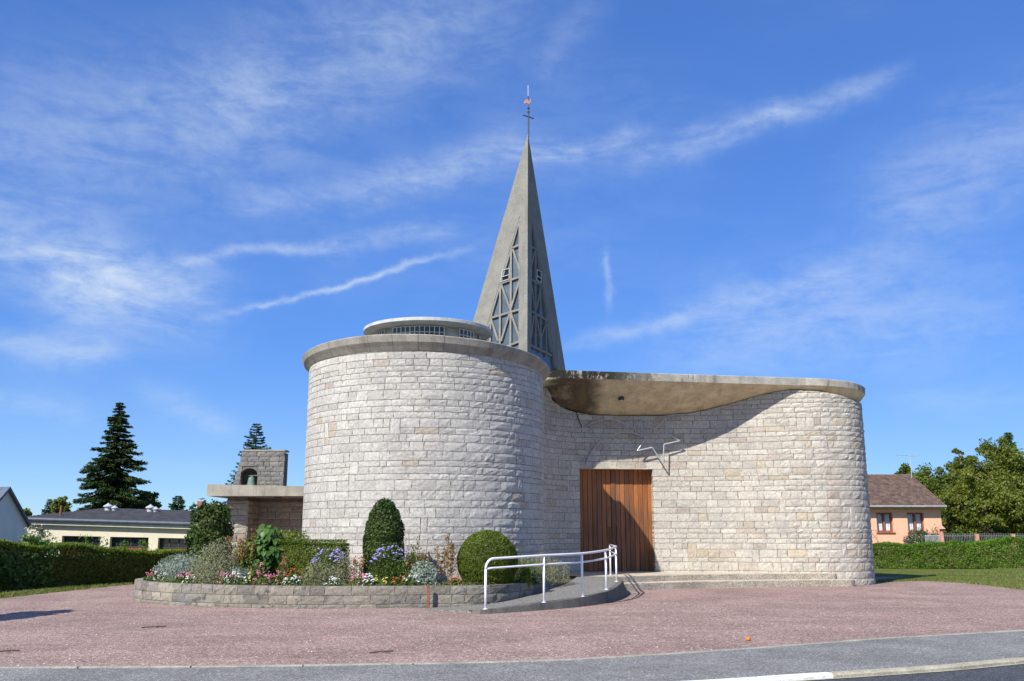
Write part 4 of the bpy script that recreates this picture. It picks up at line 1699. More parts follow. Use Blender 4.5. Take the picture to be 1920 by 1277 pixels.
foliage('foliage', p_, MAT['laurel'], P, N, .062, .55, .6, tf=2.2)
MB().lathe([(.3, .0), (.40, .6), (.38, 1.1), (.28, 1.5), (.05, 1.75)], c, 16).build('inner_twigs', MAT['stem'], p_, True)

p_ = plant('tall_shrub', 'tall dark green leafy shrub by the end of the concrete roof slab', 'shrub', -7.92, 24.9, .3)
c = (-7.92, 24.9, .3)
P, N = profile_points(c, [(.0, .46), (.3, .54), (.9, .56), (1.5, .54), (1.8, .46), (1.97, .34), (2.06, .05)], 9500, .12, .09, 8)
sp_ = []
for k in range(22):
    a = rng.random() * 6.28
    r_ = .42 * rng.random() ** .5
    b0_ = np.array((c[0] + r_ * math.cos(a), c[1] + r_ * math.sin(a), 2.15 - .2 * (r_ / .42) ** 2))
    q = b0_ + np.outer(rng.random(45), np.array((.3 * math.cos(a) * r_, .3 * math.sin(a) * r_, .1 + .3 * rng.random()))) + rng.normal(size=(45, 3)) * .035
    sp_.append(q)
Pe = np.concatenate(sp_)
P = np.concatenate([P, Pe])
N = np.concatenate([N, rng.normal(size=Pe.shape)])
foliage('foliage', p_, MAT['laurel'], P, N, .085, .55, .65, tf=1.8)
MB().lathe([(.3, .0), (.42, .6), (.42, 1.4), (.3, 1.75), (.05, 1.85)], c, 14).build('inner_twigs', MAT['stem'], p_, True)


def hedge_pts(path_, w, hfun, n, base=.0, bumps=.05, seed=0, thick=.05):
    arc = arc_of(path_)
    Ps, Ns = [], []
    hm = np.mean([hfun(s) for s in np.linspace(0, arc[-1], 20)])
    wts = np.array([hm, hm, w])
    wts = wts / wts.sum()
    ch = rng.choice(3, n, p=wts)
    s = rng.random(n) * arc[-1]
    P2 = np.stack([np.interp(s, arc, path_[:, 0]), np.interp(s, arc, path_[:, 1])], 1)
    d = np.stack([np.interp(s + .1, arc, path_[:, 0]) - np.interp(s - .1, arc, path_[:, 0]), np.interp(s + .1, arc, path_[:, 1]) - np.interp(s - .1, arc, path_[:, 1])], 1)
    d = d / np.linalg.norm(d, axis=1, keepdims=True)
    nn = np.stack([d[:, 1], -d[:, 0]], 1)
    h = np.array([hfun(q) for q in s])
    t_ = rng.random(n)
    lat = np.where(ch == 0, w / 2, np.where(ch == 1, -w / 2, (t_ - .5) * w))
    z = np.where(ch == 2, h, t_ * h)
    # rounded shoulders
    lat = np.where((ch != 2), lat * (1 - .22 * np.clip((z / h - .8) / .2, 0, 1) ** 2), lat)
    N = np.zeros((n, 3))
    N[:, :2] = nn * np.where(ch == 0, 1, np.where(ch == 1, -1, 0))[:, None]
    N[:, 2] = np.where(ch == 2, 1, .15)
    P = np.zeros((n, 3))
    P[:, :2] = P2 + nn * lat[:, None]
    P[:, 2] = base + z
    off = -np.abs(rng.normal(size=n)) * thick + bumps * nz3(P, 3.2, seed)
    return P + N * off[:, None], N


def hedge_core(path_, w, hfun, base, mat, parent):
    arc = arc_of(path_)
    V = []
    S = np.linspace(.05, arc[-1] - .05, 24)
    for s in S:
        p = cpos(path_, arc, s)
        _, nn = cnrm(path_, arc, s)
        h = hfun(s)
        for lat, z in ((w * .36, 0), (w * .36, h * .8), (w * .2, h * .9), (-w * .2, h * .9), (-w * .36, h * .8), (-w * .36, 0)):
            V.append((p[0] - nn[0] * lat, p[1] - nn[1] * lat, base + z))
    k = 6
    F = [(i * k + j, i * k + j + 1, (i + 1) * k + j + 1, (i + 1) * k + j) for i in range(len(S) - 1) for j in range(5)]
    F += [tuple(range(6)), tuple(len(V) - 6 + j for j in range(6))[::-1]]
    mesh_obj('inner_twigs', V, F, mat, parent)


# low clipped box hedge between the bed and the drum
bh = np.array([(-5.75, 23.35), (-4.85, 23.12), (-4.02, 22.95)])
p_ = plant('box_hedge', 'low square-clipped green box hedge in front of the drum', 'hedge', -4.8, 23.2, .3)
P, N = hedge_pts(bh, .62, lambda s: 1.04 - .05 * s / 1.8, 17000, .36, .018, 2, .025)
Pe = np.stack([-4.04 + .03 * rng.normal(size=1500), 22.95 + (rng.random(1500) - .5) * .6, .36 + rng.random(1500) * 1.0], 1)
P = np.concatenate([P, Pe])
N = np.concatenate([N, np.tile([[1., 0, 0]], (1500, 1))])
# upright sprigs
Pe = np.stack([-5.75 + 1.7 * rng.random(900), 23.2 + (rng.random(900) - .5) * .5, 1.38 + .07 * rng.random(900)], 1)
P = np.concatenate([P, Pe])
N = np.concatenate([N, rng.normal(size=(900, 3)) * np.array((1, 1, .2))])
foliage('foliage', p_, MAT['box'], P, N, .042, .55, .7, tf=1.6)
hedge_core(bh, .6, lambda s: 1.0, .3, MAT['stem'], p_)

# ---- herbaceous planting
def mound(name, label, mat, x, y_, rx, ry, rz, n, size, aspect=.3, z=.42, up=1.2, shell=.55, bumps=.15, group=None, jit=1.0):
    p_ = plant(name, label, 'plant', x, y_, z, group)
    P, N = blob_points((x, y_, z + rz * .25), (rx, ry, rz * .75), n, shell, bumps, 3.0, rnd.random() * 9, z - .02)
    foliage('foliage', p_, mat, P, N, size, aspect, jit, up, 2.5)
    return p_


mound('cotton_lavender', 'silvery blue-green mound of cotton lavender at the left end of the bed', MAT['silver'], -8.25, 23.9, .68, .55, .66, 6500, .085, .16, .44, 1.6)
pl_ = mound('grey_bush', 'dull grey-green loose bush left of the dry brown spires', MAT['sage'], -7.05, 22.7, .62, .5, 1.0, 7000, .065, .25, .40, 1.2, .7, .2)
mound('grey_bush', 'small grey bush spilling over the wall below the larger one', MAT['sage'], -6.95, 22.05, .42, .32, .5, 2600, .055, .25)
mound('silver_plant', 'low silvery plant behind the leftmost pink geraniums', MAT['silver'], -6.45, 22.5, .4, .3, .42, 1800, .07, .2)
pb = mound('sage_bush', 'pale sage bush in front of the lilac-flowered aster by the box hedge', MAT['sage'], -4.35, 21.95, .50, .4, .56, 3800, .06, .28, .4, 1.2, .75, .25)
mound('sage_bush', 'upright sage bush with fluffy tips right of the lilac aster', MAT['sage'], -3.92, 22.2, .28, .3, .72, 2200, .06, .28, .4, 1.5, .75, .25)
mound('silver_plant', 'silver-leaved clump between the brown seed stalks and tall brown plant', MAT['silver'], -2.02, 21.9, .36, .3, .55, 2000, .09, .3)
mound('dark_leafy_plant', 'dark green leafy clump below the dead stalks beside the topiary', MAT['green'], -2.25, 22.3, .45, .35, .72, 1500, .10, .4)
mound('lavender_bush', 'wide dry lavender bush at the ramp end of the bed', MAT['sage'], 1.12 - .45, 25.0, .85, .75, .72, 6500, .10, .12, .33, 2.2, .7, .15)
mound('dry_grass_clump', 'straw-coloured clump beside the boxwood ball', MAT['cover'], .25, 23.7, .4, .4, .65, 1800, .09, .15, .38, 2.0)
mound('bright_seedling', 'bright green young plant just right of the boxwood ball', MAT['forsythia'], .33, 23.0, .16, .16, .42, 260, .12, .45, .40, 1.5)
mound('blue_grey_plant', 'low blue-grey plant right of the boxwood ball', MAT['cedar'], .48, 23.35, .36, .3, .3, 1500, .07, .25)
mound('leafy_clump', 'green leafy clump below the dry brown spires', MAT['green'], -6.35, 23.0, .45, .35, .62, 1500, .10, .45)
mound('yellow_shrub', 'yellow-green shrub before the shaded stone wall, left one', MAT['forsythia'], -7.35, 26.8, .55, .5, 1.15, 3000, .10, .45, .3)
mound('yellow_shrub', 'yellow-green bushy shrub in front of the shaded stone wall behind the broad-leaved plant', MAT['forsythia'], -6.55, 26.9, .65, .5, 1.42, 4200, .10, .45, .3, 1.6)
mound('yellow_shrub', 'yellow-green shrub touching the left edge of the drum', MAT['forsythia'], -5.75, 25.5, .45, .4, 1.38, 2600, .09, .45, .3)

# broad-leaved plant
p_ = plant('broad_leaved_plant', 'big broad-leaved green plant with drooping leaves left of the box hedge', 'plant', -6.0, 23.3)
P, N = blob_points((-6.0, 23.3, 1.05), (.58, .5, .68), 520, .5, .12, 2, 4)
parts = []
dn_ = unit(N + np.array((0, 0, .4)))
n = len(P)
tt = unit(N * np.array((1, 1, .2)) + np.array((0, 0, -.9)) + .35 * rng.normal(size=(n, 3)))
nn = unit(dn_ - tt * (dn_ * tt).sum(1, keepdims=True))
bb = np.cross(nn, tt)
L = (.15 + .12 * rng.random(n))[:, None]
V = np.empty((n, 7, 3))
prof_l = [(-.5, 0, 0), (-.25, .30, .05), (.12, .27, .06), (.5, 0, -.10), (.12, -.27, .06), (-.25, -.30, .05), (0, 0, 0)]
for k, (a, b_, c_) in enumerate(prof_l):
    V[:, k] = P + tt * L * a + bb * L * b_ + nn * L * c_
fan = np.array([(6, 0, 1), (6, 1, 2), (6, 2, 3), (6, 3, 4), (6, 4, 5), (6, 5, 0)])
F = (np.arange(n)[:, None, None] * 7 + fan[None]).reshape(-1, 3)
T = np.repeat(np.clip(.5 + .2 * rng.normal(size=n), 0, 1), 6)
mesh_obj('foliage', V.reshape(-1, 3), F, MAT['broad'], p_, T)
mb = MB()
for k in range(7):
    a = k * .9
    mb.tube([(-6.0 + .08 * math.cos(a), 23.3 + .08 * math.sin(a), .42), (-6 + .3 * math.cos(a), 23.3 + .25 * math.sin(a), 1.3)], [.016, .008], 5)
mb.build('stem', MAT['stem'], p_)


def spires(name, label, mat, x, y_, heads, hgt, spread, n_leaf, size, cat='plant', z=.42):
    p_ = plant(name, label, cat, x, y_, z)
    mb = MB()
    Ps = []
    for k in range(heads):
        a = k * 2.4
        r_ = spread * math.sqrt((k + .5) / heads)
        bx, by = x + r_ * math.cos(a) * .7, y_ + r_ * math.sin(a) * .6
        h = hgt * rnd.uniform(.75, 1.05)
        tx, ty = x + r_ * math.cos(a) * 1.15 + rnd.uniform(-.04, .04), y_ + r_ * math.sin(a)
        mb.tube([(bx, by, z - .02), ((bx + tx) / 2, (by + ty) / 2, z + h * .5), (tx, ty, z + h)], [.010, .009, .006], 5)
        f = .3 + .7 * rng.random(n_leaf)
        q = np.array((bx, by, z)) + np.outer(f, np.array((tx - bx, ty - by, h)))
        w = (.035 + .05 * (1 - f))[:, None]
        Ps.append(q + rng.normal(size=(n_leaf, 3)) * w)
    mb.build('stem', MAT['stem'], p_)
    P = np.concatenate(Ps)
    foliage('dry_leaves', p_, mat, P, rng.normal(size=P.shape), size, .55, 1.0, .0, 3.0)
    return p_


spires('dry_spire_plant', 'dried orange-brown flower spires in front of the tall dark shrub', MAT['dry'], -6.48, 23.0, 7, 1.28, .34, 150, .055)
spires('dry_spire_plant', 'tall dried brown and green spires left of the boxwood ball', MAT['dry'], -1.50, 22.3, 5, 1.08, .24, 120, .06)
spires('dead_stalk_plant', 'dead dark brown seed stalks right of the tall topiary', MAT['dark_dry'], -2.45, 22.6, 6, 1.10, .26, 46, .05)
spires('withered_plant', 'withered tan flower heads right of the dead dark stalks', MAT['dry'], -2.1, 22.1, 5, .75, .3, 60, .06)
spires('rusty_flower_plant', 'rusty red fading flower heads left of the topiary', MAT['rust'], -3.62, 22.3, 5, .62, .2, 55, .055)
spires('withered_plant', 'withered yellow stalks between broad-leaved plant and box hedge', MAT['dry'], -5.42, 22.7, 3, .72, .14, 50, .06)

# asters
for (x, y_, lab, rx, h) in [(-4.28, 22.35, 'lilac aster clump in front of the box hedge', .44, .92), (-2.78, 21.95, 'lilac-blue aster clump at the foot of the tall topiary', .52, .98)]:
    p_ = mound('aster', lab, MAT['green'], x, y_, rx, .36, h * .92, 2800, .05, .3, .42, 1.4, .75, .12)
    P, N = blob_points((x, y_ - .02, .42 + h * .3), (rx, .36, h * .68), 420, .12, .12, 3, 2)
    k = (P[:, 2] > .42 + h * .55) & (nz3(P, 6.0, 3) > -.25)
    flowers('flower', p_, MAT['lilac'], P[k], .042)

# geraniums and bedding flowers: small clumps, one of each kind, then copies
def clump(name, label, x, y_, col, n_fl, rx=.24, h=.26, size=.045, z=.42, n_leaf=420, group=None):
    p_ = plant(name, label, 'flower', x, y_, z, group)
    P, N = blob_points((x, y_, z + .04), (rx, rx * .8, h * .75), n_leaf, .5, .15, 3, rnd.random() * 9, z - .02)
    foliage('foliage', p_, MAT['green'], P, N, .055, .75, .7, 0, 3)
    cols = col if isinstance(col, list) else [col]
    for ci, cname in enumerate(cols):
        P, N = blob_points((x + (.10 * (ci * 2 - 1) if len(cols) > 1 else 0), y_ - .02, z + .07), (rx * (.95 if len(cols) == 1 else .7), rx * .75, h * .85), n_fl // len(cols) * 3, .1, .1, 3, rnd.random() * 9, z + h * .35)
        # umbels: several florets in a head
        Q = np.repeat(P[:n_fl // len(cols)], 4, 0)
        Q = Q + rng.normal(size=Q.shape) * .022
        flowers('flower', p_, MAT[cname], Q, size * .62)
    return p_


clump('geranium', 'pink and white geranium clump at the left tip of the bed', -8.62, 23.1, ['pink', 'white_petal'], 14, .26, .3)
clump('geranium', 'pink geranium below the silvery cotton lavender', -7.65, 22.4, 'pink', 16, .24, .28)
clump('bedding_flower', 'small white flower clump right of the pink geranium under cotton lavender', -7.45, 22.15, 'white_petal', 10, .16, .18)
clump('geranium', 'broad pink geranium with white blooms in front of the grey bush', -6.35, 21.7, ['pink', 'white_petal'], 26, .36, .32)
clump('geranium', 'pink geranium in front of the broad-leaved plant', -5.62, 21.55, 'pink', 15, .24, .3)
clump('geranium', 'pink geranium with taller heads beside its neighbour before the broad leaves', -5.28, 21.75, 'pink', 10, .22, .34)
clump('bedding_flower', 'white flower clump between two sage bushes and pink geraniums', -4.92, 21.5, 'white_petal', 14, .2, .24)
clump('bedding_flower', 'sparse white flowers at the wall under the sage bush', -4.02, 21.4, 'white_petal', 9, .22, .16)
clump('geranium', 'bright pink geranium left of the topiary foot', -3.42, 21.5, 'pink', 16, .25, .28)
clump('bedding_flower', 'bright white flower cluster at the topiary foot', -3.20, 21.4, 'white_petal', 24, .14, .24)
clump('bedding_flower', 'white flowers beside red ones right of the aster', -2.28, 21.5, 'white_petal', 12, .18, .24)
clump('bedding_flower', 'small red flowers between asters and rusty post', -2.52, 21.55, 'red', 9, .16, .24)
clump('bedding_flower', 'vivid red flowers by the wall left of the boxwood ball', -1.27, 21.65, 'red', 9, .14, .2)
clump('bedding_flower', 'yellow daisies behind the pink geraniums', -5.95, 21.9, 'yellow', 8, .2, .24)
clump('bedding_flower', 'orange-red flowers at the left foot of the box hedge', -5.02, 22.2, 'red', 9, .22, .38)
clump('geranium', 'tall faded pink flowers right of the dry brown spires', -6.0, 22.6, 'pink', 9, .22, .72)
clump('bedding_flower', 'pale yellow flowers in front of the lilac-blue aster', -2.95, 21.55, 'yellow', 7, .24, .2)

# ground cover over the soil
n = 9000
s = rng.random(n) * BARC[-1]
q = bp(s) - bn(s) * (.22 + 1.5 * rng.random(n)[:, None] ** 1.4)
P = np.concatenate([q, (btop(s) - .05 + .10 * rng.random(n))[:, None]], 1)
V, F, T = leaf_mesh(P, np.tile([[0, -.4, .8]], (n, 1)), .06, .4, .8, 2.0)
props(mesh_obj('ground_cover', V, F, MAT['cover'], None, T), 'low mixed ground cover between the bedding plants', None, None, 'stuff')

# =================================================================== SIDE CHAPEL AND BELL WALL
chap = thing('side_building', 'low stone annex with a thick flat concrete roof slab left of the drum', 'building', (-8, 32, 0))
p0, p1 = at(388, 908, 31), at(388, 930, 31)
zt, zb = p0.z, p1.z
MB().prism([(-10.06, 31.0), (-4.8, 31.0), (-4.8, 36.5), (-10.06, 36.5)], zb, [zt, zt - .11, zt - .11, zt]).build('roof_slab', MAT['slab'], chap)
cpaths = [smoothcurve([(-9.62, 31.75), (-8.93, 31.85)], 6), smoothcurve([(-8.90, 31.86), (-8.90, 33.2)], 6), smoothcurve([(-8.9, 33.2), (-4.9, 33.2)], 8)]
chr_ = random.Random(9)
for cp in cpaths:
    ca_ = arc_of(cp)

    def cpf(s, cp=cp, ca_=ca_):
        return np.stack([np.interp(s, ca_, cp[:, 0]), np.interp(s, ca_, cp[:, 1])], -1)

    def cnf(s, cp=cp, ca_=ca_):
        d = cp[-1] - cp[0]
        d = d / np.linalg.norm(d)
        return np.tile(np.array((d[1], -d[0])), (np.size(s), 1))
    z = 0.0
    while z < zb - .12:
        h = chr_.choice([.18, .21, .24, .26])
        zz = min(z + h, zb - .115)
        s = 0
        while s < ca_[-1] - .05:
            L = chr_.choice([.3, .4, .5, .6])
            if ca_[-1] - s - L < .2:
                L = ca_[-1] - s
            g = stone_geo(s, s + L, z, zz, .1, .02, cpf, cnf, None, 4, 3, .008)
            V, F = g
            if z > .9:
                mesh_obj('stone', V, F, MAT['stone'], chap, [stone_tint(0, 0, 0, 'chap')] * len(F), loc=V.mean(0))
            s += L
        z = zz
MB().prism([(-9.6, 31.77), (-8.95, 31.87), (-8.95, 33.22), (-4.9, 33.22), (-4.9, 36), (-9.6, 36)], -.2, zb).build('wall_core', MAT['mortar'], chap)
mb = MB()
mb.box((-8.05, 31.9, zb - .03), (-7.85, 32.1, zb + .01)).build('ceiling_lamp', MAT['dark_metal'], chap)

bw = thing('bell_wall', 'dark weathered stone bell wall with a sloping side and arched bell niche', 'bell wall', (-8.5, 32, zt - .12))
YB, TH = 31.9, .5
q0, q1, q2, q3 = at(437, 910, YB), at(455, 846, YB), at(534, 849, YB), at(531, 912, YB)
zb0 = 3.08
ax0, ax1 = at(451, 900, YB).x, at(482, 900, YB).x
asp, atop = at(466, 890, YB).z, at(466, 878, YB).z


def arch(n=10):
    c_ = (ax0 + ax1) / 2
    r_ = (ax1 - ax0) / 2
    return [(c_ - r_ * math.cos(math.pi * i / n), asp + (atop - asp) * math.sin(math.pi * i / n)) for i in range(n + 1)]


def front_face(y_):
    out_ = [(q0.x, zb0), (ax0, zb0)] + arch() + [(ax1, zb0), (q3.x, zb0), (q2.x, q2.z), (q1.x, q1.z)]
    return [(x, y_, z) for x, z in out_]


Vf, Vb = front_face(YB + .02), front_face(YB + TH)
k = len(Vf)
F = [tuple(range(k)), tuple(range(k, 2 * k))[::-1]] + [((i + 1) % k, i, k + i, k + (i + 1) % k) for i in range(k)]
mesh_obj('wall_core', Vf + Vb, F, MAT['bed_mortar'], bw)
z = zb0
wr2 = random.Random(4)
row = 0
while z < q1.z - .03:
    h = wr2.choice([.13, .16, .18])
    zz = min(z + h, q1.z - .005)
    if q1.z - zz < .06:
        zz = q1.z - .005
    xl = q0.x + (q1.x - q0.x) * (z - q0.z) / (q1.z - q0.z) + .01
    xr = q3.x + (q2.x - q3.x) * (z - q3.z) / (q2.z - q3.z)
    s = xl
    while s < xr - .03:
        L = wr2.choice([.2, .26, .32, .38])
        if xr - s - L < .12:
            L = xr - s
        e = s + L
        spans = [(s, e)]
        if z < atop - .02:
            half = (ax1 - ax0) / 2
            cxm = (ax0 + ax1) / 2
            if zz > asp:
                tq = max(0, 1 - ((max(z, asp) - asp) / (atop - asp)) ** 2)
                half = half * math.sqrt(tq)
            a_, b_ = cxm - half, cxm + half
            spans = [(max(s, s), min(e, a_)), (max(s, b_), e)]
        for a2, b2 in spans:
            if b2 - a2 > .05:
                g = stone_geo(a2, b2, z, zz, .03, .012, lambda S: np.stack([S, np.full_like(S, YB)], -1), lambda S: np.tile(np.array((0., -1.)), (np.size(S), 1)), None, 4, 3, .006)
                V, F = g
                # rake the left end with the sloping side
                mesh_obj('stone', V, F, MAT['bell_stone'], bw, [stone_tint(0, 0, 0, 'bell')] * len(F), loc=V.mean(0))
        s = e
    z = zz
MB().box((q1.x - .03, YB - .02, q1.z - .004), (q2.x + .03, YB + TH + .02, q1.z + .05)).build('coping', MAT['bell_stone'] if False else MAT['slab'], bw)
MB().box((ax0 - .1, YB + TH - .10, zb0), (ax1 + .1, YB + TH - .02, atop + .1)).build('niche_back', MAT['bed_mortar'], bw)
bl = thing('bell', 'small green bronze bell hanging in the arched niche', 'bell', ((ax0 + ax1) / 2 - .0, YB + .25, zb0))
cb = ((ax0 + ax1) / 2 + .04, YB + .20, 3.16)
MB().lathe([(.17, 0), (.165, .03), (.13, .12), (.115, .24), (.10, .30), (.05, .335), (.02, .36)], cb, 24).build('bell_body', MAT['bronze'], bl, True)
MB().tube([(cb[0] - .25, cb[1], cb[2] + .37), (cb[0] + .25, cb[1], cb[2] + .37)], .025, 8).build('headstock', MAT['dark_metal'], bl)
MB().tube([(cb[0], cb[1], cb[2] - .04), (cb[0], cb[1], cb[2] + .2)], .02, 8).build('clapper', MAT['dark_metal'], bl)

# =================================================================== LEFT SIDE
lh = np.array([(-15.2, 20.5), (-15.0, 23.0), (-14.75, 26.6), (-13.75, 28.6), (-12.5, 30.9), (-11.6, 32.6), (-10.8, 34.2)])
lh = smoothcurve(lh, 6)
lh = lh + np.array((-.35, .18))
hl = thing('hedge', 'long dark clipped hedge in shade along the left lawn strip', 'hedge', (-14, 28, 0))


def lh_h(s):
    return float(np.interp(s, [0, 6.5, 8, 9.5, 11, 15], [1.40, 1.36, 1.22, 1.25, 1.02, .95]) + .03 * math.sin(s * 3))


P, N = hedge_pts(lh, .85, lh_h, 60000, .0, .05, 4, .06)
foliage('foliage', hl, MAT['hedge'], P, N, .075, .5, 1.15, .8, 1.2)
hedge_core(lh, .85, lambda s: 1.0, 0, MAT['stem'], hl)
# leaves added on the clipped top, their paler green stands in for sunlight
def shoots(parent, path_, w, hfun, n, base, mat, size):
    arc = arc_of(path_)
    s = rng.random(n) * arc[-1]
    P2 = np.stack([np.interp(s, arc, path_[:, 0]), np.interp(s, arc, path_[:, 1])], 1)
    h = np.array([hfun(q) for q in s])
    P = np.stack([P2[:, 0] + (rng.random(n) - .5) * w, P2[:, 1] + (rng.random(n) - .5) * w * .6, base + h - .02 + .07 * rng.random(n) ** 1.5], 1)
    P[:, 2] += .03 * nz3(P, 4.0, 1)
    foliage('sunlit_top_leaves', parent, mat, P, np.tile([[-.2, -.5, .5]], (n, 1)), size, .4, .9, 2.0, 1.5)


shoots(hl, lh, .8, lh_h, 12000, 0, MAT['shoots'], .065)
# big-leaved climber at the near end
cl = thing('leafy_climber', 'broad-leaved bright climber growing through the near end of the left hedge', 'plant', (-14.3, 26.3, 0))
P, N = hedge_pts(lh[12:19], .98, lambda s: 1.36, 3000, .12, .10, 2, .1)
k = nz3(P, 1.3, 5) > .12
foliage('foliage', cl, MAT['broad'], P[k], N[k], .13, .7, .6, 0, 1.5)

# sprigs on top of the hedge, flowering shrub behind it
fs = thing('flowering_shrub', 'loose pale-flowered shrub behind the left hedge by the garage corner', 'shrub', (-16.3, 33.5, 0))
P, N = blob_points((-16.55, 33, 1.0), (.55, .5, .95), 1500, .8, .3, 3, 2)
foliage('foliage', fs, MAT['sage'], P, N, .09, .45, .9, 0, 2)
P, N = blob_points((-16.55, 33, 1.05), (.58, .5, .95), 60, .4, .3, 3, 2)
flowers('flower', fs, MAT['white_petal'], P, .045)
wd = thing('weed_clump', 'wild shoots sprouting above the left hedge top in front of the garage doors', 'plant', (-13.2, 30.4, 0))
P = np.concatenate([np.stack([x + rng.normal(size=90) * .10, y_ + rng.normal(size=90) * .1, 1.0 + rng.random(90) ** 1.5 * h], 1) for x, y_, h in [(-13.45, 29.9, .55), (-13.1, 30.4, .5), (-12.7, 31.1, .4), (-14.0, 29.2, .5), (-12.3, 31.8, .4)]])
foliage('foliage', wd, MAT['hedge2'], P, rng.normal(size=P.shape), .10, .4, 1, 1.0, 2)

# ---- garage row
gar = thing('garage_building', 'long low cream garage block with dark corrugated roof and three brown doors', 'garage', (-19.5, 48, -.9))
GY = 46.0
TL = .030       # the street falls slightly to the right


def gx(u):
    return at(u, 980, GY).x


def gzv(v, u):
    return at(u, v, GY).z


wx0, wx1 = gx(55), -9.0
# front wall in piers and lintel so that the doors stand in real openings
doors = [(gx(119), gx(191), 1003), (gx(209), gx(281), 1005), (gx(299), gx(371), 1007), (gx(389), gx(461), 1009)]
mb = MB()
edges = [wx0] + [q for d in doors for q in (d[0], d[1])] + [wx1]
zt_door = 1.48


def eave(x):
    return 2.04 - TL * (x - wx0)


def wallpiece(x0, x1, z0f, z1f):
    mb.add([(x0, GY, z0f(x0)), (x1, GY, z0f(x1)), (x1, GY, z1f(x1)), (x0, GY, z1f(x0)), (x0, GY + .3, z0f(x0)), (x1, GY + .3, z0f(x1)), (x1, GY + .3, z1f(x1)), (x0, GY + .3, z1f(x0))],
           [(0, 1, 2, 3), (5, 4, 7, 6), (1, 5, 6, 2), (4, 0, 3, 7), (3, 2, 6, 7), (4, 5, 1, 0)])


head = lambda x: 1.52 - .021 * (x - wx0)
for i in range(0, len(edges), 2):
    wallpiece(edges[i], edges[i + 1], lambda x: -1.2, head)
wallpiece(wx0, wx1, head, eave)
mb.box((wx0, GY + .3, -1.2), (wx0 + .25, GY + 7, 1.9))
mb.box((wx0, GY + 6.8, -1.2), (wx1, GY + 7, 1.9))
mb.build('wall', MAT['cream'], gar)
MB().add
tr_ = MB()
tr_.obox((wx0 - .15, GY - .22, eave(wx0)), (wx1 - wx0 + .15, 0, eave(wx1) - eave(wx0)), (0, .6, 0), (0, 0, .18))
tr_.build('eaves_board', MAT['pale_trim'], gar)
gt = MB()
gt.tube([(wx0 - .35, GY - .30, eave(wx0) + .25), (wx1, GY - .30, eave(wx1) + .25)], .085, 8)
gt.build('gutter', MAT['gutter'], gar)
# corrugated roof
rl, rr = wx0 - .45, wx1
nc = 260
ridge_x0 = gx(168) - .9
V = []
for i in range(nc + 1):
    x = rl + (rr - rl) * i / nc
    wv = .022 * math.cos(i * math.pi)
    e0 = eave(x) + .30 + wv
    y1 = GY + 3.6
    zr = eave(x) + .30 + .62
    # hipped left end
    if x < ridge_x0:
        f = (x - rl) / (ridge_x0 - rl)
    else:
        f = 1
    for k in range(3):
        q = k / 2 * max(.03, f)
        V.append((x, GY - .32 + (y1 - GY + .32) * q, e0 + (zr - e0 + wv) * q))
F = [(3 * i + j, 3 * i + 3 + j, 3 * i + 4 + j, 3 * i + 1 + j) for i in range(nc) for j in range(2)]
mesh_obj('corrugated_roof', V, F, MAT['corr'], gar)
V = [(ridge_x0, GY + 3.6, eave(ridge_x0) + .92), (rr, GY + 3.6, eave(rr) + .92), (rr, GY + 7.4, eave(rr) + .2), (rl, GY + 7.4, eave(rl) + .2), (rl, GY - .32, eave(rl) + .27)]
mesh_obj('rear_roof', V, [(0, 1, 2, 3), (0, 3, 4)], MAT['corr'], gar)
for (x0, x1, vt) in doors[:4]:
    dt = head((x0 + x1) / 2)
    d_ = thing('garage_door', None, None)
    d_.parent = gar
    d_.location = Vector(((x0 + x1) / 2, GY + .22, -.9)) - Vector(gar.location)
    MB().box((x0 - .05, GY + .30, -1.1), (x1 + .05, GY + .34, dt + .08)).build('door_back', MAT['black'], d_)
    npn = 4
    zg = 1.02 - .021 * ((x0 + x1) / 2 - wx0) * .9
    wdt = (x1 - x0) / npn
    for i in range(npn):
        MB().box((x0 + wdt * i + .035, GY + .255, zg + .06), (x0 + wdt * (i + 1) - .035, GY + .27, dt - .04)).build('pane', MAT['dark_glass'], d_)
    fr = MB()
    fr.box((x0, GY + .23, dt - .04), (x1, GY + .29, dt + .05))
    fr.box((x0, GY + .23, zg), (x1, GY + .29, zg + .06))
    for i in range(npn + 1):
        xx = x0 + wdt * i
        fr.box((xx - .03, GY + .232, zg + .062), (xx + .03, GY + .288, dt - .042))
    fr.build('door_frame', MAT['dark_metal'], d_)
    nb = 16
    for i in range(nb):
        a, b_ = x0 + (x1 - x0) * i / nb + .006, x0 + (x1 - x0) * (i + 1) / nb - .006
        MB().box((a, GY + .24 + .004 * (i % 2), -1.1), (b_, GY + .285, zg - .01)).build('board', MAT['red_wood'], d_)
for (u, yv, sc_) in [(204, 955, 1.0), (216, 957, .75), (283, 957, 1.0), (293, 958, .75)]:
    x = at(u, yv, GY + 3).x
    zb_ = eave(x) + .30 + .42
    MB().lathe([(.16 * sc_, 0), (.16 * sc_, .2 * sc_), (.24 * sc_, .26 * sc_), (.24 * sc_, .30 * sc_), (.05, .42 * sc_), (.02, .46 * sc_)], (x, GY + 2.9, zb_), 16).build('roof_vent', MAT['mesh_grey'], gar)
x = gx(101)
MB().tube([(x, GY + .6, eave(x) + .3), (x, GY + .6, eave(x) + .95)], .06, 8).build('flue_pipe', MAT['rust_metal'], gar)
lx = at(76, 993, GY)
lm = MB().box((lx.x - .1, GY - .22, lx.z - .08), (lx.x + .12, GY - .0, lx.z + .10)).build('wall_lamp', MAT['dark_metal'], gar)

